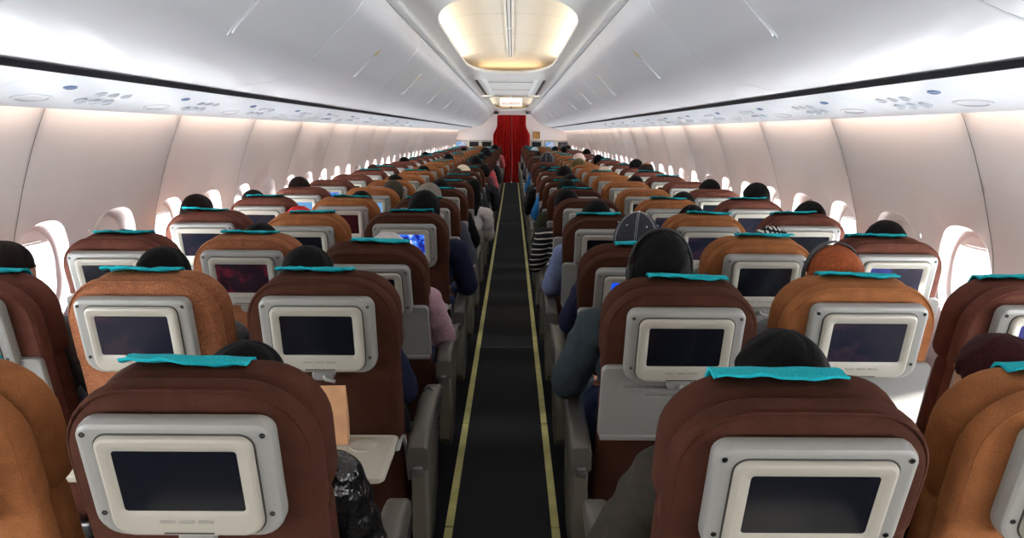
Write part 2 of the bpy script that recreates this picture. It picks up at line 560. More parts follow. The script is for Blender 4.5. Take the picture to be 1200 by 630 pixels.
for s, side in ((-1, 'left'), (1, 'right')):
    bm_, (h0, h1, h2) = bin_mesh(s), bin_handle(s)
    k = 0
    for k in range(13):
        y0 = 1.45 + 1.77 * (k - 1)
        if y0 > YEND - .3: break
        me_ = bm_
        if y0 + 1.77 > YEND:
            me_ = bin_mesh(s, YEND - y0)
        o = link('overhead_bin', me_, None, (0, y0, 0))
        where = 'nearest the camera' if k == 0 else ('%s from the camera' % ORD[k])
        tag(o, 'white closed overhead bin above the %s seats, %s' % (side, where), 'overhead bin', 'white overhead bins in two lines over the seats')
        r_ = link('latch_recess', h0, o, (0, .885 if me_ is bm_ else .5, 0))
        link('latch', h1, r_); t_ = link('latch_tip', h2, r_); t_['label'] = 'cream coloured latch end'

# black gap strip under the bins, service panels
for s, side, nm in ((-1, 'left', 'trim_8'), (1, 'right', 'trim_9')):
    mb = MB()
    extrude_profile([(s * 1.196, 1.672), (s * 1.204, 1.654), (s * 1.26, 1.662), (s * 1.26, 1.680)], -1.5, YEND, 0, mb, closed=True, cap=True)
    struct(nm, mb, M['dark'])
PSU = smooth_curve([(1.203, 1.656), (1.28, 1.634), (1.40, 1.602), (1.50, 1.582), (1.545, 1.574), (1.548, 1.580)], 3)
def psu_meshes(s):
    L = .79
    mb = MB()
    pts = [(s * x, z) for x, z in PSU] + [(s * 1.50, 1.597), (s * 1.22, 1.668)]
    mb.rings([[(p[0], y, p[1]) for p in pts] for y in (.001, L - .001)])
    panel = mb.mesh('service_panel', M['psu'], 30)
    def disc(x, y, r0, r1, h, m, name, n=16, ry=None):
        q = MB()
        z = np.interp(x, [p[0] for p in PSU[:-2]], [p[1] for p in PSU[:-2]])
        ry = ry or r0
        # local tangent
        sl = -.27
        def ringp(k, hh): return [(s * (x + k * r0 * math.cos(t)), y + k * ry * math.sin(t), z + sl * k * r0 * math.cos(t) - hh) for t in [2 * PI * j / n for j in range(n)]]
        q.rings([ringp(1, -.002), ringp(1, h), ringp(.8, h + .001), ringp(.76, h * .4), ringp(.01, h * .4)], True, True)
        return q.mesh(name, m)
    lights = [disc(1.33, yy, .019, 0, .004, M['lens'], 'reading_light') for yy in (.47, .55, .63)]
    vents = [disc(1.40, yy, .021, 0, .008, M['psu'], 'air_vent') for yy in (.47, .55, .63)]
    sp = disc(1.42, .25, .035, 0, .003, M['lens'], 'speaker_grille', 20, .09)
    sg = disc(1.30, .25, .014, 0, .003, M['blue'], 'call_sign', 14, .03)
    return panel, lights, vents, sp, sg
for s, side in ((-1, 'left'), (1, 'right')):
    panel, li, ve, sp, sg = psu_meshes(s)
    for k in range(-1, 26):
        y0 = ROW1 + .20 + .79 * k
        if y0 > YEND - .4 or y0 < -.8: continue
        o = link('service_panel', panel, None, (0, y0, 0))
        at = 'just ahead of the camera' if k < 0 else 'above the %s row of seats' % ORD[min(k + 1, 26)]
        tag(o, 'white service panel under the %s bins, %s' % (side, at), 'service panel', 'passenger service panels along both sides')
        if k < 12:
            for m_ in li: link('reading_light', m_, o)
            for m_ in ve: link('air_vent', m_, o)
            link('speaker_grille', sp, o)
            q = link('call_sign', sg, o); q['label'] = 'small blue call button'

# ceiling: rails, frame plates with the recess openings, domes
for s, nm in ((-1, 'trim_10'), (1, 'trim_11')):
    mb = MB()
    extrude_profile([(s * .575, 2.118), (s * .60, 2.122), (s * .60, 2.150), (s * .556, 2.150), (s * .536, 2.128), (s * .552, 2.119)], -1.5, YEND, 0, mb, closed=True, cap=True)
    y = -.5
    while y < YEND:
        mb.rbox(s * .563 - .005, s * .563 + .005, y, y + .02, 2.116, 2.1195, .001, 2, 1)
        y += .59
    extrude_profile([(s * .574, 2.1172), (s * .5755, 2.1172), (s * .5755, 2.119), (s * .574, 2.119)], -1.5, YEND, 1, mb, closed=True, cap=True)
    struct(nm, mb, [M['white'], M['slot'], M['lens']])

CZ = 2.19
def ceil_z(x):   # gently arched plate between the rails
    return 2.148 + (CZ - 2.148) * min(1, (0.56 - abs(x)) / .16) ** .7 if abs(x) < .56 else 2.148
def plate_with_hole(mb, y0, y1, h0, h1, hw=.455):
    n = 72
    yc, hl = (h0 + h1) / 2, (h1 - h0) / 2
    def hole(k=0, z=None, grow=0):
        o = []
        rad = .52
        for j in range(n):
            t = 2 * PI * j / n
            c, s_ = math.cos(t), math.sin(t)
            # stadium-like outline: rounded ends of length rad
            x = (hw + grow) * abs(s_) ** (2 / 2.3) * (1 if s_ >= 0 else -1)
            yy = abs(c) ** (2 / 2.3)
            ro = min(1.35, hl * .6)
            e = (hl - ro)
            yv = (1 if c >= 0 else -1) * ((yy * (ro + grow)) + e * min(1, abs(c) * 6))
            o.append((x, yc + yv))
        return o
    outer = []
    for (x, y) in hole():
        dx, dy = x, y - yc
        ks = []
        ky = (y1 - yc) if dy > 0 else (yc - y0)
        if abs(dx) > 1e-6: ks.append(.556 / abs(dx))
        if abs(dy) > 1e-6: ks.append(ky / abs(dy))
        q = min(ks)
        outer.append([dx * q, yc + dy * q])
    for cx, cy in ((-.556, y0), (-.556, y1), (.556, y0), (.556, y1)):
        j = min(range(n), key=lambda q: (outer[q][0] - cx) ** 2 + (outer[q][1] - cy) ** 2)
        outer[j] = [cx, cy]
    inner = hole()
    mid = [((a[0] * .5 + b[0] * .5), (a[1] * .5 + b[1] * .5)) for a, b in zip(outer, inner)]
    i2 = hole(grow=-.004)
    i3 = hole(grow=.002)
    rings = [[(x, y, 2.150) for x, y in outer], [(x, y, CZ - .012) for x, y in mid], [(x, y, CZ) for x, y in inner], [(x, y, CZ + .006) for x, y in i2], [(x, y, CZ + .03) for x, y in i3]]
    mb.rings(rings, False, False)
def dome(mb, h0, h1):
    n, m_ = 14, 24
    rings = []
    for i in range(m_ + 1):
        y = h0 - .25 + (h1 - h0 + .5) * i / m_
        row = []
        end = min(1, min(i, m_ - i) / 2.5)
        for j in range(n + 1):
            t = PI * j / n
            row.append((-.67 * math.cos(t), y, CZ + .03 + .17 * math.sin(t) ** .8 * end ** .5))
        rings.append(row)
    mb.rings(rings, False, False, 0, False)
    # faint cross joints
    y = h0 + .7
    while y < h1 - .3:
        pts = [(-.67 * math.cos(PI * j / n) * .99, CZ + .026 + .168 * math.sin(PI * j / n) ** .8) for j in range(1, n)]
        mb.rings([[(x, y - .003, z) for x, z in pts], [(x, y + .003, z) for x, z in pts]], False, False, 1, False)
        y += 1.15
names = iter(['ceiling', 'ceiling_middle', 'ceiling_far'])
mb = MB(); dm = MB()
edges = [(-1.5, 3.3), (3.3, 9.35), (13.6, YEND)]
for (h0, h1), (y0, y1) in zip(COVES, edges):
    plate_with_hole(mb, y0, y1, h0, h1)
    dome(dm, h0, h1)
extrude_profile([(-.556, 2.150), (-.50, 2.166), (.50, 2.166), (.556, 2.150)], 9.35, 13.6, 0, mb)
struct('ceiling', mb, M['ceil'], 30)
struct('trim_12', dm, [M['dome'], M['seam']], 50)
# centre rail of the recesses
mb = MB()
for (h0, h1) in COVES:
    z = CZ + .195
    mb.rbox(-.030, .030, h0 + .0, h1 - .0, z - .022, z + .01, .004, 0)
    mb.rbox(-.017, -.011, h0 + .0, h1 - .0, z - .0245, z - .018, .001, 1, 1)
    mb.rbox(.011, .017, h0 + .0, h1 - .0, z - .0245, z - .018, .001, 1, 1)
    mb.rbox(-.034, .034, (h0 + h1) / 2 - .01, (h0 + h1) / 2 + .01, z - .026, z - .018, .002, 0, 1)
struct('trim_13', mb, [M['ceil'], M['slot']])
# flat ceiling section: lamp covers, dark air slots, cross joints
mb = MB()
for s in (-1, 1):
    mb.rbox(s * .325 - .03, s * .325 + .03, 9.6, 13.3, 2.150, 2.17, .006, 0)
    mb.rbox(s * .435 - .014, s * .435 + .014, 9.7, 13.2, 2.153, 2.168, .004, 1)
for y in (10.0, 11.7, 13.2):
    mb.rbox(-.29, .29, y, y + .02, 2.160, 2.168, .002, 2, 1)
mb.rbox(-.03, .03, 10.8, 10.9, 2.155, 2.168, .004, 0)
struct('trim_14', mb, [M['white'], M['slot'], M['seam']])

# exit sign hanging in the aisle
sign = empty('exit_sign', 'lit white exit sign with red lettering hanging from the ceiling over the aisle', 'sign', (0, 13.75, 1.985))
mb = MB(); mb.rbox(-.205, .205, -.03, .03, 0, .145, .012)
lit = mat('sign_face', srgb(250, 246, 238), .5, emit=srgb(255, 250, 240), estr=.35)
link('sign_box', mb.mesh('sign_box', lit), sign)
mb = MB(); mb.rbox(-.02, .02, -.015, .015, .145, .21, .004)
link('bracket', mb.mesh('bracket', M['white']), sign)
tm = text_mesh('\u2190 KELUAR EXIT \u2192', .056, M['redmark'], .0015)
t_ = link('lettering', tm, sign, (0, -.0315, .045), (R(90), 0, 0)); t_['label'] = 'red lettering with arrows'
mb = MB(); mb.rbox(-.008, .008, -.01, .01, -.045, 0, .003); link('pull_tab', mb.mesh('pull_tab', M['arm']), sign)

# end bulkhead with an opening behind the curtain
mb = MB()
for s in (-1, 1):
    a = [(s * .52, 0), (s * 1.63, 0), (s * 1.76, .6), (s * 1.76, .95), (s * 1.68, 1.31), (s * 1.55, 1.66), (s * 1.5, 2.5), (s * .40, 2.5), (s * .40, 1.64), (s * .52, 1.50)]
    mb.rings([[(x, y, z) for x, z in a] for y in (YEND + .02, YEND + .06)])
mb.rings([[(x, y, z) for x, z in ((-.52, 2.06), (.52, 2.06), (.52, 2.5), (-.52, 2.5))] for y in (YEND + .02, YEND + .06)])
struct('wall_front', mb, M['panel'])
mb = MB(); mb.rings([[(x, y, z) for x, z in ((-1.8, -.02), (1.8, -.02), (1.8, 2.5), (-1.8, 2.5))] for y in (-1.62, -1.58)])
struct('wall_back', mb, M['panel'])
mb = MB()
mb.rings([[(x, y, z) for x, z in ((-.6, 0), (.6, 0), (.6, 2.3), (-.6, 2.3))] for y in (YEND + .45, YEND + .5)])
struct('trim_15', mb, M['slot'])

cur = empty('curtain', 'deep red pleated curtain closed across the far end of the aisle', 'curtain', (0, YEND - .06, 0))
for s in (-1, 1):
    mb = MB(); nx, nz = 60, 24; rows = []
    for i in range(nz + 1):
        z = .015 + (2.03 - .015) * i / nz
        # outline follows the bins: narrow on top, full width lower down
        wmax = .555 if z < 1.50 else .555 - .125 * min(1, (z - 1.50) / .22) ** .6
        row = []
        for j in range(nx + 1):
            u = j / nx
            x = s * (.006 + u * (wmax - .006))
            amp = .034 * (1 if z < 1.9 else .5)
            row.append((x, amp * math.sin(u * 2 * PI * 7 + s + .6 * math.sin(u * 9)) + .006 * math.sin(u * 37 + z * 3), z + (.012 * math.sin(u * 2 * PI * 9) if i == nz else 0)))
        rows.append(row)
    mb.rings(rows, False, False, 0, False)
    o = link('curtain_panel', mb.mesh('curtain_panel', M['curtain'], 80), cur)
mb = MB(); mb.tube([(-.57, 0, 2.045), (.57, 0, 2.045)], .009, 8); link('curtain_rail', mb.mesh('curtain_rail', M['white']), cur)

# monitors and picture on the bulkhead
def bulk_monitor(x, z, scr, label):
    o = empty('wall_monitor', label, 'monitor', (x, YEND + .02, z), group='monitors on the end wall')
    mb = MB(); loft(mb, rr(.19, -.125, .125, .02, .02), [(0, 0), (0, -.02), (.006, -.026), (.045, -.026), (.05, -.020)], cap1=False)
    loft(mb, rr(.14, -.075, .075, .004, .004), [(0, -.019), (0, -.0195)], 0)
    link('monitor_frame', mb.mesh('monitor_frame', M['monitor']), o)
    mb = MB(); loft(mb, rr(.138, -.073, .073, .003, .003), [(0, -.0196), (0, -.021)]); link('screen', mb.mesh('screen', scr), o)
pos = ['nearest the left wall', 'in the middle of the left three', 'nearest the curtain on its left']
blue = screen_mat('screen_blue', 'sky'); 
for i, (x, k) in enumerate(((-1.53, 'sky'), (-1.14, 'off'), (-.755, 'off'))):
    bulk_monitor(x, 1.165, SCR[k], ('lit blue' if k == 'sky' else 'dark') + ' grey framed monitor on the end wall, ' + pos[i])
for x, k, l in ((.76, 'off', 'dark grey framed monitor on the end wall, just right of the curtain'), (1.17, 'sky', 'lit blue monitor on the end wall right of the curtain'), (1.55, 'dim', 'dim monitor on the end wall nearest the right wall')):
    bulk_monitor(x, 1.165, SCR[k], l)
o = empty('picture_frame', 'small square gilt framed picture on the end wall right of the curtain', 'picture', (.755, YEND + .02, 1.44))
mb = MB(); loft(mb, rr(.105, -.105, .105, .004, .004), [(0, 0), (0, -.018), (.006, -.022), (.02, -.022), (.024, -.014)], cap1=False); link('frame', mb.mesh('frame', M['gold']), o)
mb = MB(); loft(mb, rr(.083, -.083, .083, .002, .002), [(0, -.010), (0, -.014)]); link('picture', mb.mesh('picture', M['pic']), o)

# ------------------------------------------------------------------ seats
PIV = (0, .1855, .42)
def back_outline(hw, v0, v1, rt, rb): return rr(hw, v0, v1, rt, rb, 8)
SM = {}
def build_seat_meshes():
    S = SM
    def puffy(d0, d1, r, extra=0):
        """profile of a padded slab from depth d0 to d1 with edge radius r"""
        n = 5; o = []
        o.append((r * 1.8, d0 + .0015 * 0))
        for k in range(1, n + 1):
            a = PI / 2 * k / n
            o.append((r * (1 - math.sin(a)), d0 + r * .75 * (1 - math.cos(a)) + .003))
        for k in range(n, -1, -1):
            a = PI / 2 * k / n
            o.append((r * (1 - math.sin(a)), d1 - r * .75 * (1 - math.cos(a)) - .002))
        o.append((r * 1.8, d1))
        return o
    mb = MB(); loft(mb, back_outline(.203, .450, .710, .125, .035), puffy(0, .062, .030)); S['upper'] = mb
    # stitched seam running round the pad
    f = back_outline(.203, .455, .722, .125, .035)
    o = [(x, v) for x, v in f(.0)]
    o = f(.013)
    q = MB(); pts = [Vector((x, .0085, v)) for x, v in o if v > .46]
    pts = sorted(pts, key=lambda p: math.atan2(p.x, p.z - .50))
    q.tube(pts, .0021, 6); S['piping'] = q
    mb = MB(); loft(mb, back_outline(.199, .44, .694, .110, .05), puffy(.063, .150, .036)); S['head'] = mb
    mb = MB(); loft(mb, back_outline(.198, -.06, .50, .03, .02), puffy(.004, .055, .018)); S['lower'] = mb
    mb = MB(); loft(mb, back_outline(.192, -.02, .49, .06, .02), puffy(.056, .125, .030)); S['cush'] = mb
    # bezel
    mb = MB(); fo = rr(.1495, .461, .677, .026, .045, 6)
    loft(mb, fo, [(.010, 0), (.002, -.004), (0, -.010), (0, -.024), (.0025, -.031), (.008, -.034), (.012, -.034)], 0, cap0=True, cap1=True)
    wl = rr(.1225, .4675, .6610, .024, .036, 6)
    loft(mb, wl, [(0, -.0335), (0, -.0350)], 1)
    S['frame'] = mb
    mb = MB(); mo = rr(.1195, .4705, .6580, .021, .033, 6)
    loft(mb, mo, [(0, -.034), (0, -.0385), (.0025, -.0425), (.007, -.0440)], 0, cap1=False)
    # front face out to the screen opening: bridge rounded outline to the screen outline
    so = rr(.0945, .520, .6335, .006, .006, 6)
    outer = [(p[0], -.0440, p[1]) for p in mo(.007)]
    i1 = [(p[0], -.0440, p[1]) for p in so(-.008)]
    i2 = [(p[0], -.0428, p[1]) for p in so(-.006)]
    i3 = [(p[0], -.0405, p[1]) for p in so(.0005)]
    mb.rings([outer, i1, i2, i3], False, False)
    S['monitor'] = mb
    mb = MB(); loft(mb, so, [(0, -.0385), (0, -.0407)]); S['screen'] = mb
    for i, x in enumerate((-.030, 0, .030)):
        mb = MB(); loft(mb, rr(.0125, .4985, .5045, .003, .003, 4), [(0, -.0435), (0, -.0452), (.001, -.0458)], dx=x)
        S['button%d' % i] = mb
    mb = MB(); loft(mb, rr(.040, .4765, .4795, .001, .001, 2), [(0, -.0432), (0, -.0446)]); S['slot'] = mb
    for i, (x, v) in enumerate(((-.135, .658), (.135, .658), (-.132, .510), (.132, .510))):
        mb = MB()
        mb.rings([[(x + r * math.cos(t), w, v + r * math.sin(t)) for t in [2 * PI * k / 12 for k in range(12)]] for r, w in ((.0045, -.033), (.0045, -.0352), (.0035, -.0352), (.003, -.0340))])
        S['screw%d' % i] = mb
    # tray, stowed
    mb = MB(); ft = rr(.203, .268, .498, .018, .012, 5)
    loft(mb, ft, [(.003, .004), (0, 0), (0, -.012), (.003, -.016)])
    loft(mb, rr(.198, .261, .277, .004, .004), [(0, .0), (0, -.021), (.002, -.023)])
    S['tray'] = mb
    for key, (x0, v, hw, hh) in {'plate_a': (-.075, .438, .083, .012), 'plate_b': (-.035, .412, .062, .011)}.items():
        mb = MB(); f = rr(hw, v - hh, v + hh, hh * .95, hh * .95, 5)
        mb.rings([[(x0 + p[0], w, p[1]) for p in f(i)] for i, w in ((0, -.0155), (0, -.0172), (.002, -.0172), (.0025, -.0162))])
        S[key] = mb
    mb = MB(); loft(mb, rr(.030, .452, .482, .012, .014), [(0, 0), (0, -.024), (.004, -.028)])
    mb.tube([(.004, -.028, .468), (.010, -.036, .462), (.034, -.036, .456)], [.006, .006, .005], 8)
    mb.xf(Matrix.Translation((0, 0, -.018))); S['latch'] = mb
    # tray, opened: lies level behind the back (coordinates in the back frame turned level at link time)
    mb = MB()
    out = rr(.200, -.275, -.015, .020, .022, 5)
    mb.rings([[(p[0], p[1], z) for p in out(i)] for i, z in ((.004, 0), (0, .003), (0, .014), (.003, .017), (.009, .017), (.011, .0145))])
    S['opentray'] = mb
    mb = MB(); n = 24
    cu = [(-.135 + .036 * 0 + r * math.cos(2 * PI * k / n), -.075 + r * .62 * math.sin(2 * PI * k / n)) for r in (1,) for k in range(n)]
    def cr(r, z): return [(.115 + r * math.cos(2 * PI * k / n), -.085 + r * math.sin(2 * PI * k / n), z) for k in range(n)]
    mb.rings([cr(.037, .0145), cr(.037, .0165), cr(.034, .0165), cr(.031, .015)]); S['cupring'] = mb
    for i, s in enumerate((-1, 1)):
        mb = MB(); mb.rings([[(s * x, y, z) for x in (.204, .212)] + [(s * x, y2, z2) for x, y2, z2 in ((.212, y + .022, z - .006), (.204, y + .022, z - .006))] for y, z in ((-.11, .012), (-.06, .018), (-.01, .012), (.05, -.06), (.09, -.17))])
        S['trayarm%d' % i] = mb
    mb = MB(); mb.rbox(-.196, .196, .20, .665, .335, .455, .045, n=5); S['seat'] = mb
    mb = MB(); mb.rbox(-.19, .19, .22, .60, .285, .335, .015); mb.tube([(-.21, .28, .30), (.21, .28, .30)], .02, 10); mb.tube([(-.21, .55, .30), (.21, .55, .30)], .02, 10); S['base'] = mb
    for i, s in enumerate((-1, 1)):
        mb = MB(); mb.tube([(s * .15, .26, .29), (s * .15, .22, .12), (s * .15, .20, .01)], [.014, .013, .016], 8); mb.tube([(s * .15, .56, .29), (s * .15, .50, .12), (s * .15, .50, .01)], [.014, .013, .016], 8); mb.rbox(s * .15 - .02, s * .15 + .02, .17, .54, .001, .022, .005, n=1)
        S['leg%d' % i] = mb
    # armrest: padded bar hinged at the seat back, with the panel under it
    mb = MB()
    prof = [(.115, .560, .630), (.135, .555, .650), (.20, .575, .664), (.40, .590, .670), (.52, .597, .668), (.56, .605, .660), (.575, .617, .645)]
    rs = []
    for y, z0, z1 in prof:
        h = z1 - z0; f = rr(.029 if y < .57 else .024, z0, z1, min(.014, h * .45), min(.010, h * .4), 4)
        rs.append([(x, y, z) for x, z in f(0)])
    mb.rings(rs); S['pad'] = mb
    mb = MB()
    def pan(y0, y1, z0, z1, hw): return None
    side = [(.13, .553), (.19, .570), (.40, .588), (.46, .58), (.43, .36), (.34, .27), (.20, .25), (.14, .30)]
    rs = []
    for x, k in ((-.022, .96), (-.018, 1), (.018, 1), (.022, .96)):
        cy, cz = .30, .42
        rs.append([(x, cy + (y - cy) * k, cz + (z - cz) * k) for y, z in side])
    mb.rings(rs); S['panel'] = mb
    mb = MB(); mb.rbox(-.014, .014, .105, .135, .545, .575, .006); S['hinge'] = mb
    # cloth over the headrest
    mb = MB()
    sec = [(.1535, .56), (.155, .62), (.152, .665), (.142, .690), (.130, .697), (.118, .6985), (.108, .6995), (.100, .7035), (.094, .7085)]
    rows = []
    for i in range(13):
        x = -.104 + .208 * i / 12
        rows.append([(x, w + .0015 * math.sin(i * 1.3 + j), v + (.0035 * math.sin(i * .55) + .002 * math.sin(i * 1.9 + j * .8)) * (j > 4)) for j, (w, v) in enumerate(sec)])
    up = rows; lo = [[(x, w * .99 if j < 4 else w, v - .0022) for j, (x, w, v) in enumerate(r_)] for r_ in rows]
    up = [[(x, w + .002 * (j < 4), v + .003 * (j > 2)) for j, (x, w, v) in enumerate(r_)] for r_ in up]
    full = [a + b[::-1] for a, b in zip(up, lo)]
    mb.rings(full); S['cloth'] = mb
build_seat_meshes()
ME = {}
def sme(key, name, mats):
    k = (key, tuple(m.name for m in (mats if isinstance(mats, (list, tuple)) else [mats])))
    if k not in ME: ME[k] = SM[key].mesh(name, mats)
    return ME[k]
TXT1 = text_mesh('FASTEN SEAT BELT WHILE SEATED', .0085, M['textgrey'], .0002)
TXT2 = text_mesh('LIFE VEST UNDER YOUR SEAT', .0075, M['textgrey'], .0002)
FAB = {'A': F_RED, 'B': F_ORANGE, 'C': F_DARK, 'D': F_DARK, 'E': F_ORANGE, 'F': F_RED}
FN = {'A': 'reddish brown', 'B': 'tan orange', 'C': 'dark brown', 'D': 'dark brown', 'E': 'tan orange', 'F': 'reddish brown'}
WHERE = {'A': 'window seat left of the aisle', 'B': 'middle seat left of the aisle', 'C': 'aisle seat on the left', 'D': 'aisle seat on the right', 'E': 'middle seat right of the aisle', 'F': 'window seat right of the aisle'}
SXP = {'A': -3 * SX, 'B': -2 * SX, 'C': -SX, 'D': SX, 'E': 2 * SX, 'F': 3 * SX}
TILT = {(1, 'D'): 17, (1, 'C'): 13, (2, 'C'): 11.5, (2, 'D'): 16, (2, 'B'): 12, (2, 'E'): 13.5, (3, 'C'): 22, (3, 'D'): 23, (4, 'D'): 17, (4, 'B'): 15.5, (4, 'A'): 12.5, (6, 'C'): 15, (8, 'D'): 16, (7, 'E'): 12}
SCREEN = {(4, 'C'): 'dance', (3, 'D'): 'map', (3, 'B'): 'film', (6, 'A'): 'sky', (3, 'F'): 'violet', (7, 'A'): 'map', (5, 'A'): 'dim', (6, 'B'): 'sky', (2, 'B'): 'dim', (4, 'A'): 'dim', (2, 'E'): 'dim', (4, 'E'): 'dim', (5, 'F'): 'dim', (5, 'E'): 'dim', (2, 'F'): 'violet', (9, 'F'): 'sky'}
OPEN = {(1, 'B'), (1, 'C'), (1, 'D'), (1, 'E'), (2, 'C'), (2, 'B'), (4, 'C'), (3, 'B')}
NOCLOTH = {(1, 'A'), (3, 'C') if False else (5, 'D'), (7, 'F'), (8, 'E'), (6, 'E'), (9, 'C'), (11, 'A'), (8, 'B'), (10, 'E'), (7, 'A'), (8, 'A')}
rnd = random.Random(3)
def make_seat(row, col):
    near = row <= 9; mid = row <= 16
    tilt = TILT.get((row, col), 13 + rnd.uniform(-1.2, 1.4))
    fab = FAB[col]
    if col == 'B' and row in (2, 3): fab = F_SPECK
    if col == 'D' and row > 8 and row % 3 == 0: fab = F_RED
    kind = SCREEN.get((row, col), 'off')
    st = {'off': 'dark screen', 'dance': 'dancers on screen', 'map': 'blue map screen', 'film': 'dark red screen', 'sky': 'light blue screen', 'violet': 'violet tinted screen', 'dim': 'dim film screen'}[kind]
    if (row, col) in OPEN and kind != 'dance': st = 'table open'
    rw = 'nearest row' if row == 1 else '%s row from camera' % ORD[row - 1]
    if row == NROWS: rw = 'farthest row'
    lab = '%s %s seat %s of the aisle, %s, %s' % (FN[col], {'A': 'window', 'F': 'window', 'B': 'middle', 'E': 'middle', 'C': 'aisle', 'D': 'aisle'}[col], 'left' if col in 'ABC' else 'right', rw, st)
    t = empty('airline_seat', lab, 'seat', (SXP[col], ROW1 + PITCH * (row - 1), 0), group='airline seats in the cabin rows')
    rot = (R(tilt), 0, 0)
    def bk(key, name, mats, parent=t, **k):
        me = sme(key, name, mats)
        if parent is t: return link(name, me, t, PIV, rot)
        return link(name, me, parent)
    up_ = bk('upper', 'upper_back_pad', fab)
    bk('head', 'headrest', fab)
    if near: bk('piping', 'piping', fab, up_)
    bk('lower', 'back_cover', fab)
    bk('cush', 'back_cushion', fab)
    if (row, col) not in NOCLOTH and (row <= 5 or rnd.random() < .5):
        c = link('headrest_cloth', sme('cloth', 'headrest_cloth', M['teal']), t, None, None)
        mx_ = Matrix.Translation(PIV) @ Matrix.Rotation(R(tilt), 4, 'X') @ Matrix.Translation((rnd.uniform(-.035, .035), 0, rnd.uniform(-.001, .003))) @ Matrix.Translation((0, 0, .72)) @ Matrix.Rotation(R(rnd.uniform(-2.2, 2.2)), 4, 'Y') @ Matrix.Translation((0, 0, -.72))
        c.matrix_local = mx_
        c['label'] = 'teal cloth over the headrest'
    fr = bk('frame', 'screen_frame', [M['frame'], M['gap']])
    if near:
        for i in range(4): bk('screw%d' % i, 'screw', M['screw'], fr)
    mo = bk('monitor', 'monitor', M['monitor'])
    bk('screen', 'screen', SCR[kind], mo)
    if near:
        for i in range(3): bk('button%d' % i, 'button', M['button'], mo)
        bk('slot', 'card_slot', M['gap'], mo)
    if (row, col) in OPEN:
        bk('latch', 'tray_latch', M['frame'])
        tt = link('tray_table', sme('opentray', 'tray_table', M['trayopen']), t, (0, .10, .665), (0, 0, 0))
        tt['label'] = 'opened tray table'
        link('cup_ring', sme('cupring', 'cup_ring', M['trayopen']), tt)
        for i in range(2): link('tray_arm', sme('trayarm%d' % i, 'tray_arm', M['tray']), tt)
    else:
        tt = bk('tray', 'tray_table', M['tray'])
        if near:
            bk('plate_a', 'notice_plate', M['frame'], tt); bk('plate_b', 'notice_plate', M['frame'], tt)
            o = link('notice_text', TXT1, tt, (-.075, -.0168, .438), (R(90), 0, 0))
            o = link('notice_text', TXT2, tt, (-.035, -.0168, .412), (R(90), 0, 0))
            bk('latch', 'tray_latch', M['frame'])
    link('seat_cushion', sme('seat', 'seat_cushion', F_SEATBASE), t)
    s = 1 if col in 'ABC' else -1
    if mid:
        link('seat_frame', sme('base', 'seat_frame', M['metal']), t)
        for i in range(2): link('leg', sme('leg%d' % i, 'leg', M['metal']), t)
    p = link('armrest', sme('pad', 'armrest', M['arm']), t, (s * SX / 2 * (1.0 if col in 'ABEF' else 1.03), 0, 0))
    if col in 'CD':
        link('armrest_panel', sme('panel', 'armrest_panel', M['armpanel']), t, (s * SX / 2 * 1.03, 0, 0))
    if near: link('hinge', sme('hinge', 'hinge', M['metal']), p)
    if kind == 'dance':
        pale = mat('film_figures', srgb(210, 215, 240), .3, emit=srgb(205, 215, 250), estr=.9)
        q = MB()
        for cx, k in ((-.035, 1), (.03, -1)):
            for (x, v, rx, rv) in ((0, .598, .006, .008), (0, .575, .010, .018), (-.004, .548, .016, .016), (k * .016, .583, .014, .004), (-k * .014, .572, .012, .004)):
                q.rings([[(cx + x + rx * math.cos(a), w, v + rv * math.sin(a)) for a in [2 * PI * j / 14 for j in range(14)]] for w in (-.0405, -.0410)])
        link('film_picture', q.mesh('film_picture', pale), mo)
    return t
for row in range(1, NROWS + 1):
    for col in 'ABCDEF':
        if (row, col) in ((1, 'A'), (1, 'F')): continue
        make_seat(row, col)

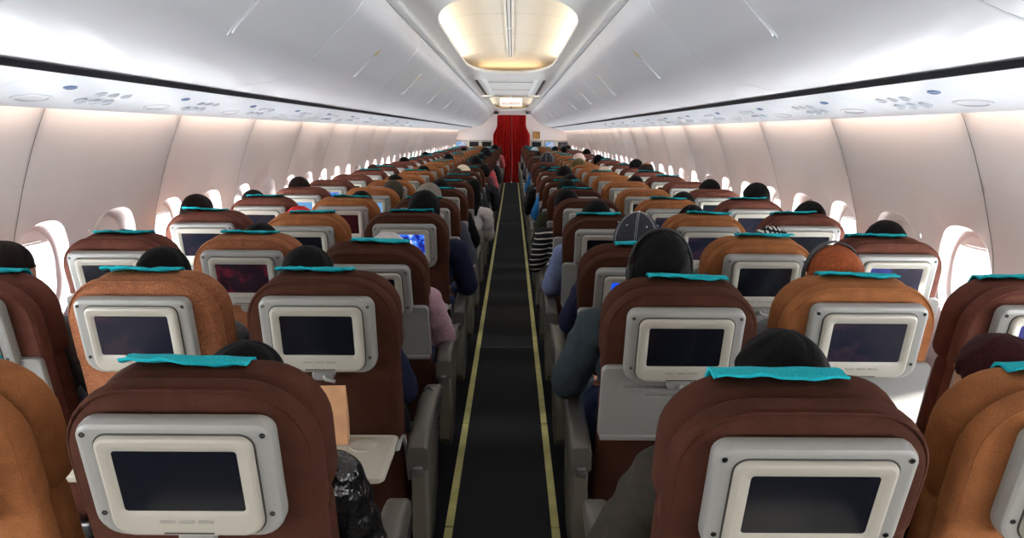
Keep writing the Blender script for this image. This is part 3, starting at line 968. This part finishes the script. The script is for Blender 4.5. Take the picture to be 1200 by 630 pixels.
# ------------------------------------------------------------------ people
def body_mesh(kind):
    """seated figure in seat coordinates: hips at (0,.37,.55), head centre at (0,.265,1.11)"""
    mb = MB(); bones = []
    def cap(a, b, ra, rb, grp, n=12, steps=5):
        a, b = Vector(a), Vector(b)
        pts = [a.lerp(b, i / steps) for i in range(steps + 1)]
        rs = [ra + (rb - ra) * i / steps for i in range(steps + 1)]
        mb.tube(pts, rs, n); mb.ell(a, (ra, ra, ra), n, 8); mb.ell(b, (rb, rb, rb), n, 8)
        bones.append((np.array(a), np.array(b), ra, rb, grp))
    def el(c, r, grp, rot=None):
        mb.ell(c, r, 20, 14, rot=rot); bones.append((np.array(c, float), np.array(c, float), min(r), min(r), grp))
    # torso
    el((0, .37, .56), (.165, .125, .105), 'legs')
    el((0, .335, .68), (.145, .105, .13), 'top')
    el((0, .300, .82), (.165, .108, .15), 'top')
    el((0, .290, .90), (.150, .085, .085), 'top')
    cap((-.13, .285, .925), (.13, .285, .925), .052, .052, 'top')
    cap((0, .285, .93), (0, .268, 1.035), .055, .052, 'skin')
    # head
    el((0, .262, 1.120), (.074, .092, .100), 'skin')
    el((0, .305, 1.065), (.052, .050, .052), 'skin')
    el((0, .285, 1.075), (.062, .062, .060), 'skin')
    cap((0, .352, 1.125), (0, .372, 1.088), .009, .013, 'skin', 8, 3)
    el((0, .351, 1.062), (.022, .010, .006), 'skin'); el((0, .350, 1.050), (.020, .010, .006), 'skin')
    for s in (-1, 1):
        el((s * .076, .262, 1.105), (.008, .018, .030), 'skin')
        el((s * .030, .345, 1.135), (.016, .010, .008), 'skin')
        # legs
        cap((s * .085, .40, .545), (s * .10, .76, .545), .083, .058, 'legs')
        cap((s * .10, .76, .545), (s * .10, .80, .12), .058, .040, 'legs')
        cap((s * .10, .795, .07), (s * .105, .90, .045), .040, .032, 'shoe'); cap((s * .10, .78, .05), (s * .10, .80, .05), .042, .042, 'shoe')
        cap((s * .10, .80, .12), (s * .10, .795, .07), .038, .040, 'legs')
        # arms
        if kind == 'right' and s == 1:
            sh, e, w = Vector((.175, .285, .925)), Vector((.245, .36, .735)), Vector((.175, .575, .675))
        else:
            sh, e, w = Vector((s * .170, .285, .925)), Vector((s * .222, .37, .715)), Vector((s * .085, .575, .640))
        cap(sh, e, .058, .047, 'top'); cap(e, w, .046, .030, 'top')
        d = (w - e).normalized(); pal = w + d * .045
        cap(w, w + d * .02, .026, .026, 'skin', 10, 2)
        side = Vector((0, 0, 1)).cross(d).normalized() * (-s)      # towards the thumb
        rot = Matrix((side, d, side.cross(d))).transposed()
        el(w + d * .055, (.040, .048, .016), 'skin', rot)
        down = Vector((0, 0, -1))
        for i, (off, L) in enumerate(((.030, .070), (.011, .078), (-.009, .072), (-.028, .056))):
            b0 = w + d * .092 + side * off
            b1 = b0 + d * L * .45 + down * .004; b2 = b1 + d * L * .30 + down * .014; b3 = b2 + d * L * .18 + down * .018
            cap(b0, b1, .0095, .009, 'skin', 8, 2); cap(b1, b2, .009, .0085, 'skin', 8, 2); cap(b2, b3, .0085, .0078, 'skin', 8, 2)
        t0 = w + d * .035 + side * .032; t1 = t0 + side * .026 + d * .028; t2 = t1 + d * .030 + side * .004
        cap(t0, t1, .0125, .011, 'skin', 8, 2); cap(t1, t2, .011, .009, 'skin', 8, 2)
    me = mb.mesh('tmp', M['white'])
    o = bpy.data.objects.new('tmp', me); C.objects.link(o)
    md = o.modifiers.new('r', 'REMESH'); md.mode = 'VOXEL'; md.voxel_size = .0065
    sm_ = o.modifiers.new('s', 'SMOOTH'); sm_.factor = .5; sm_.iterations = 4
    dg = bpy.context.evaluated_depsgraph_get()
    out = bpy.data.meshes.new_from_object(o.evaluated_get(dg))
    bpy.data.objects.remove(o)
    n = len(out.vertices); co = np.empty(n * 3); out.vertices.foreach_get('co', co); co = co.reshape(-1, 3)
    nrm = np.empty(n * 3); out.vertex_normals.foreach_get('vector', nrm); nrm = nrm.reshape(-1, 3)
    best = np.full(n, 1e9); grp = np.zeros(n, int); G = {'skin': 0, 'top': 1, 'legs': 2, 'shoe': 3}
    for a, b, ra, rb, g_ in bones:
        ab = b - a; L = max(ab @ ab, 1e-9)
        t = np.clip(((co - a) @ ab) / L, 0, 1)
        dd = np.linalg.norm(co - (a + t[:, None] * ab), axis=1) - (ra + (rb - ra) * t)
        w = dd < best; best[w] = dd[w]; grp[w] = G[g_]
    # neckline
    grp[(grp == 1) & (co[:, 2] > .985)] = 0
    nq = len(out.polygons); tot = len(out.loops)
    lv = np.empty(tot, int); out.loops.foreach_get('vertex_index', lv)
    ls = np.empty(nq, int); out.polygons.foreach_get('loop_start', ls)
    lt = np.empty(nq, int); out.polygons.foreach_get('loop_total', lt)
    def piece(gs, off, name, wr):
        keep_v = np.isin(grp, gs)
        faces = []
        for s0, c in zip(ls, lt):
            vv = lv[s0:s0 + c]
            if keep_v[vv].all(): faces.append(tuple(vv))
        used = np.unique(np.concatenate([np.array(f) for f in faces])); mp = -np.ones(n, int); mp[used] = np.arange(len(used))
        c2 = co[used]; n2 = nrm[used]
        wv = np.sin(c2[:, 2] * 90 + np.sin(c2[:, 0] * 40) * 2 + c2[:, 1] * 30) * .5 + np.sin(c2[:, 2] * 41 - c2[:, 1] * 70) * .5
        c3 = c2 + n2 * (off + wr * wv)[:, None]
        m = bpy.data.meshes.new(name); m.from_pydata(c3.tolist(), [], [tuple(int(mp[i]) for i in f) for f in faces]); m.materials.append(None); m.shade_smooth()
        return m
    out.name = 'person_body'; out.materials.clear(); out.materials.append(None); out.shade_smooth()
    return out, piece([1], .008, 'shirt', .0035), piece([2], .007, 'trousers', .003), piece([3], .006, 'shoes', 0)

def mirrored(me):
    m = me.copy(); n = len(m.vertices); co = np.empty(n * 3); m.vertices.foreach_get('co', co); co[0::3] *= -1; m.vertices.foreach_set('co', co); m.flip_normals(); return m
BODY = {'lap': body_mesh('lap'), 'right': body_mesh('right')}
BODY['left'] = tuple(mirrored(m) for m in BODY['right'])

HC = Vector((0, .258, 1.118))
def hair_shell(kind):
    mb = MB(); nu, nv = 64, 36
    rr_ = random.Random(hash(kind) % 7)
    def rad(d):
        th = math.atan2(d.x, d.y)       # 0 = front
        a, b, c = .084, .104, .108
        r = 1 / math.sqrt((d.x / a) ** 2 + (d.y / b) ** 2 + (d.z / c) ** 2)
        fade = min(1, math.hypot(d.x, d.y) * 1.6)
        tx = (math.sin(th * 5 + d.z * 4) * .0016 + math.sin(th * 9 + d.z * 13) * .0010 + math.sin(th * 17 + d.z * 23) * .0005) * fade
        return r + tx
    outer = []; 
    lims = {'short': -.62, 'long': -1.0, 'bald': -.5}
    rows = []
    for i in range(nv + 1):
        row = []
        for j in range(nu):
            th = 2 * PI * j / nu                     # 0 = front (+y)
            # lowest polar angle of hair for this direction
            f = (1 - math.cos(th)) / 2               # 0 front .. 1 back
            if kind == 'bald': pmax = 1.30 + f * .80 ; pmin = .62
            else: pmax = 1.02 + .98 * min(1, max(0, (f - .12) / .5)) ** 1.2; pmin = 0
            # ear notch
            pmax -= .36 * math.exp(-((abs(math.atan2(math.sin(th), math.cos(th))) - 1.5) / .22) ** 2)
            if kind == 'bald': pmax = min(pmax, 2.1)
            ph = pmin + (pmax - pmin) * i / nv
            d = Vector((math.sin(ph) * math.sin(th), math.sin(ph) * math.cos(th), math.cos(ph)))
            taper = 1 - .075 * max(0, (i / nv - .72) / .28) ** 2
            if kind == 'bald': taper = .965
            row.append(HC + d * rad(d) * taper)
        rows.append(row)
    mb.rings(rows, False, False)
    if kind != 'bald': mb.add([rows[0][0]], [])
    inner = [[HC + (p - HC) * .88 for p in rows[-1]]]
    mb.rings([rows[-1], inner[0]], False, False)
    if kind in ('long', 'band'):
        # curtain of hair down the neck to the shoulders
        cols = []
        m_ = 40
        for k in range(9):
            t = k / 8; z = 1.10 - .20 * t
            row = []
            for j in range(m_):
                th = R(70) + R(220) * j / (m_ - 1)
                wob = .003 * math.sin(th * 17) + .002 * math.sin(th * 31 + t * 4)
                rx, ry = .088 + .018 * t + wob, .096 + wob - .01 * t
                row.append(Vector((math.sin(th) * rx, .255 + math.cos(th) * ry, z)))
            back = [Vector((p.x * .82, .255 + (p.y - .255) * .82, p.z)) for p in row]
            cols.append(row + back[::-1])
        mb.rings(cols)
    return mb.mesh('hair', [None], 80)
def scarf_mesh():
    mb = MB(); nu, rows = 48, []
    prof = [(0, .118), (.35, .118), (.7, .117), (1.0, .115), (1.3, .113), (1.6, .110), (1.9, .112), (2.2, .118)]
    for k, (ph, r) in enumerate(prof):
        row = []
        for j in range(nu):
            th = 2 * PI * j / nu; f = (1 + math.cos(th)) / 2
            d = Vector((math.sin(ph) * math.sin(th) * .84, math.sin(ph) * math.cos(th) * (1 - .18 * f * (ph > .9)), math.cos(ph) * .98))
            row.append(HC + d * (r + .0018 * math.sin(th * 7 + ph * 5)))
        rows.append(row)
    for k, (z, rx, ry) in enumerate(((1.0, .088, .088), (.965, .125, .105), (.93, .165, .13), (.89, .19, .145))):
        rows.append([Vector((math.sin(2 * PI * j / nu) * (rx + .003 * math.sin(j)), .285 + math.cos(2 * PI * j / nu) * (ry + .004 * math.sin(j * .9)), z)) for j in range(nu)])
    # open the face: skip the faces in front
    n0 = len(mb.v)
    vs = [p for r_ in rows for p in r_]; fs = []
    for i in range(len(rows) - 1):
        for j in range(nu):
            k = (j + 1) % nu
            c = (rows[i][j] + rows[i + 1][k]) / 2
            th = math.atan2(c.x - HC.x, c.y - HC.y)
            if abs(th) < .62 and 1.03 < c.z < 1.17: continue
            fs.append((i * nu + j, i * nu + k, (i + 1) * nu + k, (i + 1) * nu + j))
    mb.add(vs, fs)
    return mb.mesh('headscarf', [None], 80)
def cap_mesh():
    mb = MB(); nu = 48; rows = []
    for k in range(13):
        ph = PI / 2 * 1.12 * k / 12
        rows.append([HC + Vector((math.sin(ph) * math.sin(t) * .098, math.sin(ph) * math.cos(t) * .112, .012 + math.cos(ph) * .122)) for t in [2 * PI * j / nu for j in range(nu)]])
    mb.rings(rows, False, False)
    mb.rings([rows[-1], [HC + (p - HC) * .93 for p in rows[-1]]], False, False)
    crown = mb.mesh('cap_crown', [None], 80)
    st = MB()
    for s in range(6):
        t = 2 * PI * s / 6 + .26
        for off in (-.035, .035):
            pts = [HC + Vector((math.sin(ph) * math.sin(t + off / max(.12, math.sin(ph))) * .0988, math.sin(ph) * math.cos(t + off / max(.12, math.sin(ph))) * .1128, .0125 + math.cos(ph) * .1228)) for ph in [.12 + 1.45 * k / 10 for k in range(11)]]
            st.tube(pts, .00045, 4)
        t += PI / 6
        st.ell(HC + Vector((math.sin(.95) * math.sin(t) * .099, math.sin(.95) * math.cos(t) * .113, .012 + math.cos(.95) * .123)), (.004, .004, .003), 8, 6)
    st.ell(HC + Vector((0, 0, .135)), (.008, .008, .004), 10, 6)
    br = MB(); rows = []
    for k in range(8):
        u = -1 + 2 * k / 7
        rows.append([HC + Vector((u * .082, .085 * math.sqrt(max(0, 1 - .55 * u * u)) + e, -.004 - .02 * u * u - e * .25 + dz)) for e, dz in ((.0, 0), (.075 * math.sqrt(max(.02, 1 - u * u)), 0), (.075 * math.sqrt(max(.02, 1 - u * u)), .004), (0, .004))])
    br.rings(rows)
    return crown, st.mesh('stitching', M['white']), br.mesh('cap_brim', [None])
def headphone_mesh():
    a = MB(); a.tube([HC + Vector((math.sin(t) * .090, -.005, .000 + math.cos(t) * .114)) for t in [R(-98) + R(196) * k / 24 for k in range(25)]], .0042, 8)
    cups = []
    for s in (-1, 1):
        c = MB(); c.rings([[HC + Vector((s * x, r * math.cos(t), -.018 + r * 1.15 * math.sin(t))) for t in [2 * PI * k / 20 for k in range(20)]] for x, r in ((.078, .016), (.082, .022), (.092, .022), (.096, .017), (.098, .006))])
        cups.append(c.mesh('ear_cup', M['screw']))
    w = MB(); w.tube([HC + Vector(p) for p in ((-.10, 0, -.04), (-.112, .01, -.09), (-.10, .03, -.16), (-.08, .08, -.28))], .0022, 6)
    return a.mesh('headphones', M['screw']), cups, w.mesh('cable', M['screw'])
HAIR = {'short': hair_shell('short'), 'long': hair_shell('long'), 'bald': hair_shell('bald')}
SCARF = scarf_mesh(); CAP = cap_mesh(); PHONES = headphone_mesh()

def cloth_mat(name, rgb, kind=None):
    m = mat('cloth_' + name, srgb(*rgb), .9, spec=.15, sheen=.2)
    if kind == 'stripe' or kind == 'check':
        nt = m.node_tree; b = nt.nodes['Principled BSDF']; tc = nt.nodes.new('ShaderNodeTexCoord')
        w = nt.nodes.new('ShaderNodeTexWave'); w.bands_direction = 'Z'; w.inputs['Scale'].default_value = 9 if kind == 'stripe' else 16; w.inputs['Distortion'].default_value = 1.2
        rp = nt.nodes.new('ShaderNodeValToRGB'); rp.color_ramp.interpolation = 'CONSTANT'
        rp.color_ramp.elements[0].color = (*srgb(*rgb), 1); rp.color_ramp.elements[1].color = (*srgb(215, 212, 205), 1); rp.color_ramp.elements[1].position = .86 if kind == 'stripe' else .5
        nt.links.new(tc.outputs['Object'], w.inputs['Vector'])
        fac = w.outputs['Fac']
        if kind == 'check':
            w2 = nt.nodes.new('ShaderNodeTexWave'); w2.bands_direction = 'X'; w2.inputs['Scale'].default_value = 18; w2.inputs['Distortion'].default_value = 2
            nt.links.new(tc.outputs['Object'], w2.inputs['Vector'])
            mm = nt.nodes.new('ShaderNodeMath'); mm.operation = 'MULTIPLY'; nt.links.new(w.outputs['Fac'], mm.inputs[0]); nt.links.new(w2.outputs['Fac'], mm.inputs[1]); fac = mm.outputs[0]
            rp.color_ramp.elements[1].position = .28
        nt.links.new(fac, rp.inputs[0]); nt.links.new(rp.outputs[0], b.inputs['Base Color'])
        return m
    if name == 'glossblack':
        m.node_tree.nodes['Principled BSDF'].inputs['Roughness'].default_value = .22
        m.node_tree.nodes['Principled BSDF'].inputs['Specular IOR Level'].default_value = .6
        return noisy(m, 22, .2, .9, dist=.02)
    return noisy(m, 60, .12, .3)
CL = {'grey': (96, 98, 102), 'navy': (30, 36, 58), 'olive': (50, 46, 40), 'tealgrey': (52, 62, 68), 'pink': (186, 150, 160), 'lightblue': (120, 132, 168), 'bluegrey': (66, 68, 78), 'black': (20, 20, 22), 'darkolive': (54, 58, 46), 'white': (196, 192, 190), 'blue': (40, 110, 170), 'charcoal': (52, 52, 58), 'red': (206, 50, 50), 'plum': (98, 70, 80), 'salmon': (206, 100, 105), 'brown': (90, 66, 54), 'cream': (206, 196, 178), 'pale': (205, 180, 165), 'olivegreen': (92, 84, 54), 'palepink': (222, 196, 186), 'paleblue': (180, 205, 215), 'glossblack': (14, 14, 16)}
CLM = {k: cloth_mat(k, v) for k, v in CL.items()}
CLM['stripe'] = cloth_mat('stripe', (34, 34, 36), 'stripe'); CLM['check'] = cloth_mat('check', (20, 20, 22), 'check')
def hair_mat(name, rgb):
    m = mat('hair_' + name, srgb(*rgb), .7, spec=.1); return noisy(m, 190, .22, .8, (1, 1, .10), .002)
HR = {k: hair_mat(k, v) for k, v in {'black': (9, 8, 9), 'darkbrown': (26, 18, 16), 'brown': (66, 48, 38), 'burgundy': (50, 18, 20), 'copper': (140, 72, 40), 'grey': (120, 112, 104), 'greydark': (64, 58, 52), 'skin': (40, 30, 26)}.items()}
SK = [noisy(mat('skin_%d' % i, srgb(*c), .55, spec=.35), 30, .08, .1) for i, c in enumerate(((170, 118, 88), (150, 98, 70), (188, 138, 108)))]
TROU = [cloth_mat('denim', (44, 54, 78)), cloth_mat('dark_trousers', (32, 32, 36))]
SHOE = mat('shoe', srgb(24, 22, 22), .5)

PEOPLE = [
    (1, 'C', 0.03, 1.125, 'short', 'black', 'glossblack', 'lap'),
    (1, 'D', 0.054, 1.154, 'short', 'black', 'olive', 'right'),
    (1, 'E', -0.041, 1.146, 'long', 'burgundy', 'grey', 'lap'),
    (2, 'A', 0.002, 1.187, 'short', 'darkbrown', 'grey', 'lap'),
    (2, 'B', -0.015, 1.172, 'short', 'black', 'grey', 'lap'),
    (2, 'C', -0.079, 1.181, 'short', 'black', 'navy', 'lap'),
    (2, 'D', 0.014, 1.229, 'headphones', 'black', 'tealgrey', 'right'),
    (2, 'E', 0.005, 1.187, 'longband', 'copper', 'grey', 'lap'),
    (3, 'A', -0.062, 1.118, 'scarf', 'navy', 'navy', 'lap'),
    (3, 'B', -0.004, 1.144, 'short', 'black', 'grey', 'lap'),
    (3, 'C', 0.021, 1.113, 'scarf', 'white', 'pink', 'right'),
    (3, 'D', 0.047, 1.196, 'cap', 'charcoal', 'navy', 'right'),
    (3, 'E', 0.101, 1.148, 'scarf', 'check', 'grey', 'lap'),
    (3, 'F', 0.071, 1.171, 'short', 'black', 'grey', 'lap'),
    (4, 'A', -0.115, 1.198, 'short', 'darkbrown', 'brown', 'lap'),
    (4, 'B', -0.079, 1.137, 'scarf', 'red', 'red', 'lap'),
    (4, 'C', 0.066, 1.221, 'short', 'black', 'navy', 'right'),
    (4, 'D', -0.024, 1.171, 'short', 'black', 'lightblue', 'right'),
    (4, 'E', -0.025, 1.148, 'short', 'black', 'grey', 'lap'),
    (4, 'F', 0.09, 1.176, 'short', 'black', 'grey', 'lap'),
    (5, 'A', -0.11, 1.155, 'short', 'darkbrown', 'grey', 'lap'),
    (5, 'B', 0.074, 1.149, 'short', 'black', 'grey', 'lap'),
    (5, 'C', 0.003, 1.202, 'short', 'grey', 'bluegrey', 'right'),
    (5, 'D', -0.117, 1.176, 'short', 'black', 'stripe', 'right'),
    (5, 'E', 0.117, 1.159, 'short', 'black', 'grey', 'lap'),
    (5, 'F', 0.082, 1.218, 'short', 'black', 'grey', 'lap'),
    (6, 'A', -0.058, 1.187, 'short', 'darkbrown', 'grey', 'lap'),
    (6, 'B', 0.139, 1.172, 'short', 'greydark', 'grey', 'lap'),
    (6, 'C', -0.002, 1.174, 'short', 'black', 'black', 'right'),
    (6, 'D', -0.054, 1.179, 'short', 'black', 'darkolive', 'right'),
    (6, 'F', 0.01, 1.184, 'short', 'black', 'grey', 'lap'),
    (7, 'B', 0.027, 1.157, 'short', 'black', 'grey', 'lap'),
    (7, 'C', 0.194, 1.147, 'long', 'black', 'white', 'right'),
    (7, 'D', 0.025, 1.172, 'short', 'black', 'black', 'right'),
    (7, 'E', 0.088, 1.161, 'short', 'black', 'grey', 'lap'),
    (8, 'C', -0.02, 1.186, 'short', 'brown', 'charcoal', 'right'),
    (8, 'D', 0.038, 1.207, 'short', 'black', 'blue', 'right'),
    (9, 'A', 0.026, 1.171, 'short', 'brown', 'grey', 'lap'),
    (9, 'B', 0.069, 1.165, 'short', 'black', 'grey', 'lap'),
    (9, 'C', -0.002, 1.176, 'scarf', 'cream', 'charcoal', 'right'),
    (9, 'D', -0.082, 1.163, 'short', 'black', 'black', 'right'),
    (9, 'E', 0.032, 1.167, 'scarf', 'pale', 'grey', 'lap'),
    (9, 'F', -0.015, 1.221, 'bald', 'skin', 'grey', 'lap'),
    (10, 'C', 0.188, 1.163, 'short', 'black', 'charcoal', 'right'),
    (10, 'D', -0.093, 1.147, 'short', 'black', 'charcoal', 'right'),
    (10, 'F', 0.011, 1.22, 'short', 'black', 'grey', 'lap'),
    (11, 'C', 0.052, 1.215, 'long', 'black', 'plum', 'right'),
    (11, 'E', -0.092, 1.201, 'scarf', 'olivegreen', 'grey', 'lap'),
    (12, 'A', -0.003, 1.174, 'short', 'black', 'grey', 'lap'),
    (12, 'C', 0.013, 1.201, 'long', 'black', 'red', 'right'),
    (12, 'D', 0.028, 1.252, 'cap', 'charcoal', 'blue', 'right'),
    (13, 'B', 0.052, 1.2, 'short', 'black', 'grey', 'lap'),
    (13, 'C', 0.048, 1.19, 'short', 'black', 'salmon', 'right'),
    (13, 'E', 0.049, 1.223, 'scarf', 'palepink', 'grey', 'lap'),
    (13, 'F', -0.141, 1.212, 'short', 'black', 'grey', 'lap'),
    (15, 'A', 0.007, 1.182, 'short', 'black', 'grey', 'lap'),
    (15, 'C', 0.08, 1.23, 'short', 'black', 'charcoal', 'right'),
    (16, 'D', 0.01, 1.173, 'short', 'darkbrown', 'charcoal', 'right'),
    (17, 'F', -0.0, 1.221, 'short', 'black', 'grey', 'lap'),
    (18, 'C', -0.035, 1.228, 'scarf', 'black', 'pink', 'right'),
    (20, 'B', -0.087, 1.196, 'short', 'black', 'grey', 'lap'),
    (20, 'D', 0.043, 1.205, 'scarf', 'paleblue', 'black', 'right'),
    (20, 'E', 0.018, 1.225, 'short', 'black', 'grey', 'lap'),
    (21, "F", -0.196, 1.233, 'short', 'black', 'grey', 'lap'),
    (22, 'C', 0.074, 1.231, 'short', 'black', 'salmon', 'right'),
    (23, 'F', -0.0, 1.208, 'short', 'black', 'grey', 'lap'),
]
HNAME = {'short': 'short %s hair', 'long': 'long %s hair', 'longband': 'long %s hair, dark headband', 'bald': 'balding head', 'headphones': 'short %s hair, headphones', 'cap': 'dark grey baseball cap', 'scarf': '%s headscarf'}
CNAME = {'darkbrown': 'dark brown', 'greydark': 'dark grey', 'palepink': 'pale pink', 'paleblue': 'pale blue', 'olivegreen': 'olive', 'check': 'black and white patterned', 'pale': 'pale'}
SNAME = {'glossblack': 'shiny black jacket', 'tealgrey': 'grey blue shirt', 'bluegrey': 'blue grey shirt', 'stripe': 'black and white striped shirt', 'darkolive': 'dark olive shirt', 'lightblue': 'light blue shirt'}
def setm(o, m):
    o.material_slots[0].link = 'OBJECT'; o.material_slots[0].material = m
for i, (row, col, dx, zt, hair, hc, shirt, pose) in enumerate(PEOPLE):
    k = 'lap' if pose == 'lap' else ('right' if col in 'ABC' else 'left')
    b, sh_, tr_, so_ = BODY[k]
    h_ = HNAME[hair]
    if '%s' in h_: h_ = h_ % CNAME.get(hc, hc)
    seen = ', ' + SNAME.get(shirt, shirt + ' shirt') if pose != 'lap' or shirt == 'glossblack' else ''
    lab = 'person, %s%s, %s %s seat, %s row' % (h_, seen, 'left' if col in 'ABC' else 'right', {'A': 'window', 'F': 'window', 'B': 'middle', 'E': 'middle', 'C': 'aisle', 'D': 'aisle'}[col], 'nearest' if row == 1 else ORD[row - 1])
    if len(lab.split()) <= 14 and row > 1: lab += ' from camera'
    top = 1.226 if hair in ('short', 'long', 'bald', 'longband', 'headphones') else (1.236 if hair == 'scarf' else 1.252)
    s = max(.90, min(1.03, (zt - .46) / (top - .46)))
    if row == 1 and col == 'D': s = 1.06
    dz = zt - (.46 + (top - .46) * s)
    roll = math.asin(max(-.32, min(.32, dx * .75 / .62)))
    shift = dx * .25
    x0 = SXP[col] + shift; y0 = ROW1 + PITCH * (row - 1)
    if (row, col) == (2, 'D'): x0 -= .03
    # turn about the hips so that the feet stay under the seat in front
    Mx = Matrix.Translation((x0, y0, .50)) @ Matrix.Rotation(roll, 4, 'Y') @ Matrix.Scale(s, 4) @ Matrix.Translation((0, 0, -.50)) @ Matrix.Identity(4)
    t = empty('person', lab, 'person', group='passengers in their seats')
    Mx = Matrix.Translation((0, 0, dz - .04 * (s - 1))) @ Mx
    t.matrix_world = Mx
    bo = link('body', b, t); setm(bo, SK[i % 3])
    a = link('shirt', sh_, t); setm(a, CLM[shirt])
    a = link('trousers', tr_, t); setm(a, TROU[i % 2])
    a = link('shoes', so_, t); setm(a, SHOE)
    if hair in ('short', 'long', 'longband', 'headphones', 'bald'):
        a = link('hair', HAIR['short' if hair == 'headphones' else ('long' if hair.startswith('long') else hair)], t); setm(a, HR[hc])
    if hair == 'headphones':
        q = link('headphones', PHONES[0], t); [link('ear_cup', c, q) for c in PHONES[1]]; link('cable', PHONES[2], q)
    if hair == 'longband':
        q = MB(); q.rings([[HC + Vector((math.sin(t_) * (.0865 + e), y - .035, .006 + math.cos(t_) * (.1105 + e))) for t_ in [R(-100) + R(200) * k_ / 24 for k_ in range(25)]] for y, e in ((.035, 0), (.035, .003), (.060, .003), (.060, 0))], False, False, 0, False)
        link('headband', q.mesh('headband', M['screw']), t)
    if hair == 'scarf':
        a = link('headscarf', SCARF, t); setm(a, CLM[hc])
    if hair == 'cap':
        a = link('cap', CAP[0], t); setm(a, CLM[hc]); link('stitching', CAP[1], a); q = link('cap_brim', CAP[2], a); setm(q, CLM[hc])
        h = link('hair', HAIR['short'], t); setm(h, HR['black']); h.scale = (.97, .97, .97); h.location = (0, HC.y * .03, HC.z * .03 - .006)

# ------------------------------------------------------------------ small things
kraft = noisy(mat('kraft_paper', srgb(196, 148, 108), .8), 25, .1, .4, dist=.004)
mb = MB()
rows = []
for z, w_, d_ in ((0, .060, .022), (.06, .060, .020), (.12, .058, .013), (.150, .057, .004), (.158, .057, .001)):
    rows.append([(-w_, -d_, z), (-w_, d_, z), (w_, d_, z), (w_, -d_, z)])
mb.rings(rows, True, True)
o = link('paper_bag', mb.mesh('paper_bag', kraft, 20), None, (-.475 + .010, ROW1 + PITCH + .035, .6815)); o.rotation_euler = (0, 0, R(4))
tag(o, 'plain brown paper bag standing on the opened tray table left of the aisle', 'paper bag')
mb = MB(); mb.rings([[(-.06, -.085, z), (.06, -.085, z), (.06, .085, z), (-.06, .085, z)] for z in (0, .004)]); mb.rings([[(-.055, -.08, z), (.065, -.08, z + .002), (.06, .08, z + .001), (-.055, .085, z)] for z in (.0045, .008)])
o = link('folded_leaflet', mb.mesh('folded_leaflet', kraft, 20), None, (SX - .085, ROW1 + .50, .688), (R(18), 0, R(14)))
tag(o, 'brown paper folder on the lap of the person in the olive shirt', 'folder')
# earphone cord hanging over the second-row armrest
mb = MB()
pts = []
for k in range(40):
    t = k / 39
    pts.append((-.245 + .035 * math.sin(t * 2 * PI) + .012 * t, ROW1 + PITCH + .42 + .06 * math.cos(t * 2 * PI), .676 - .10 * (1 - math.cos(t * 2 * PI)) * .5))
mb.tube(pts, .0022, 6)
pts = [(-.212, ROW1 + PITCH + .40 + .01 * math.sin(t * 9), .63 - .18 * t) for t in [k / 12 for k in range(13)]]
mb.tube(pts, .0018, 6)
o = link('earphone_cord', mb.mesh('earphone_cord', M['screw']))
tag(o, 'thin black earphone cord looped over the left aisle armrest in the second row', 'cord')
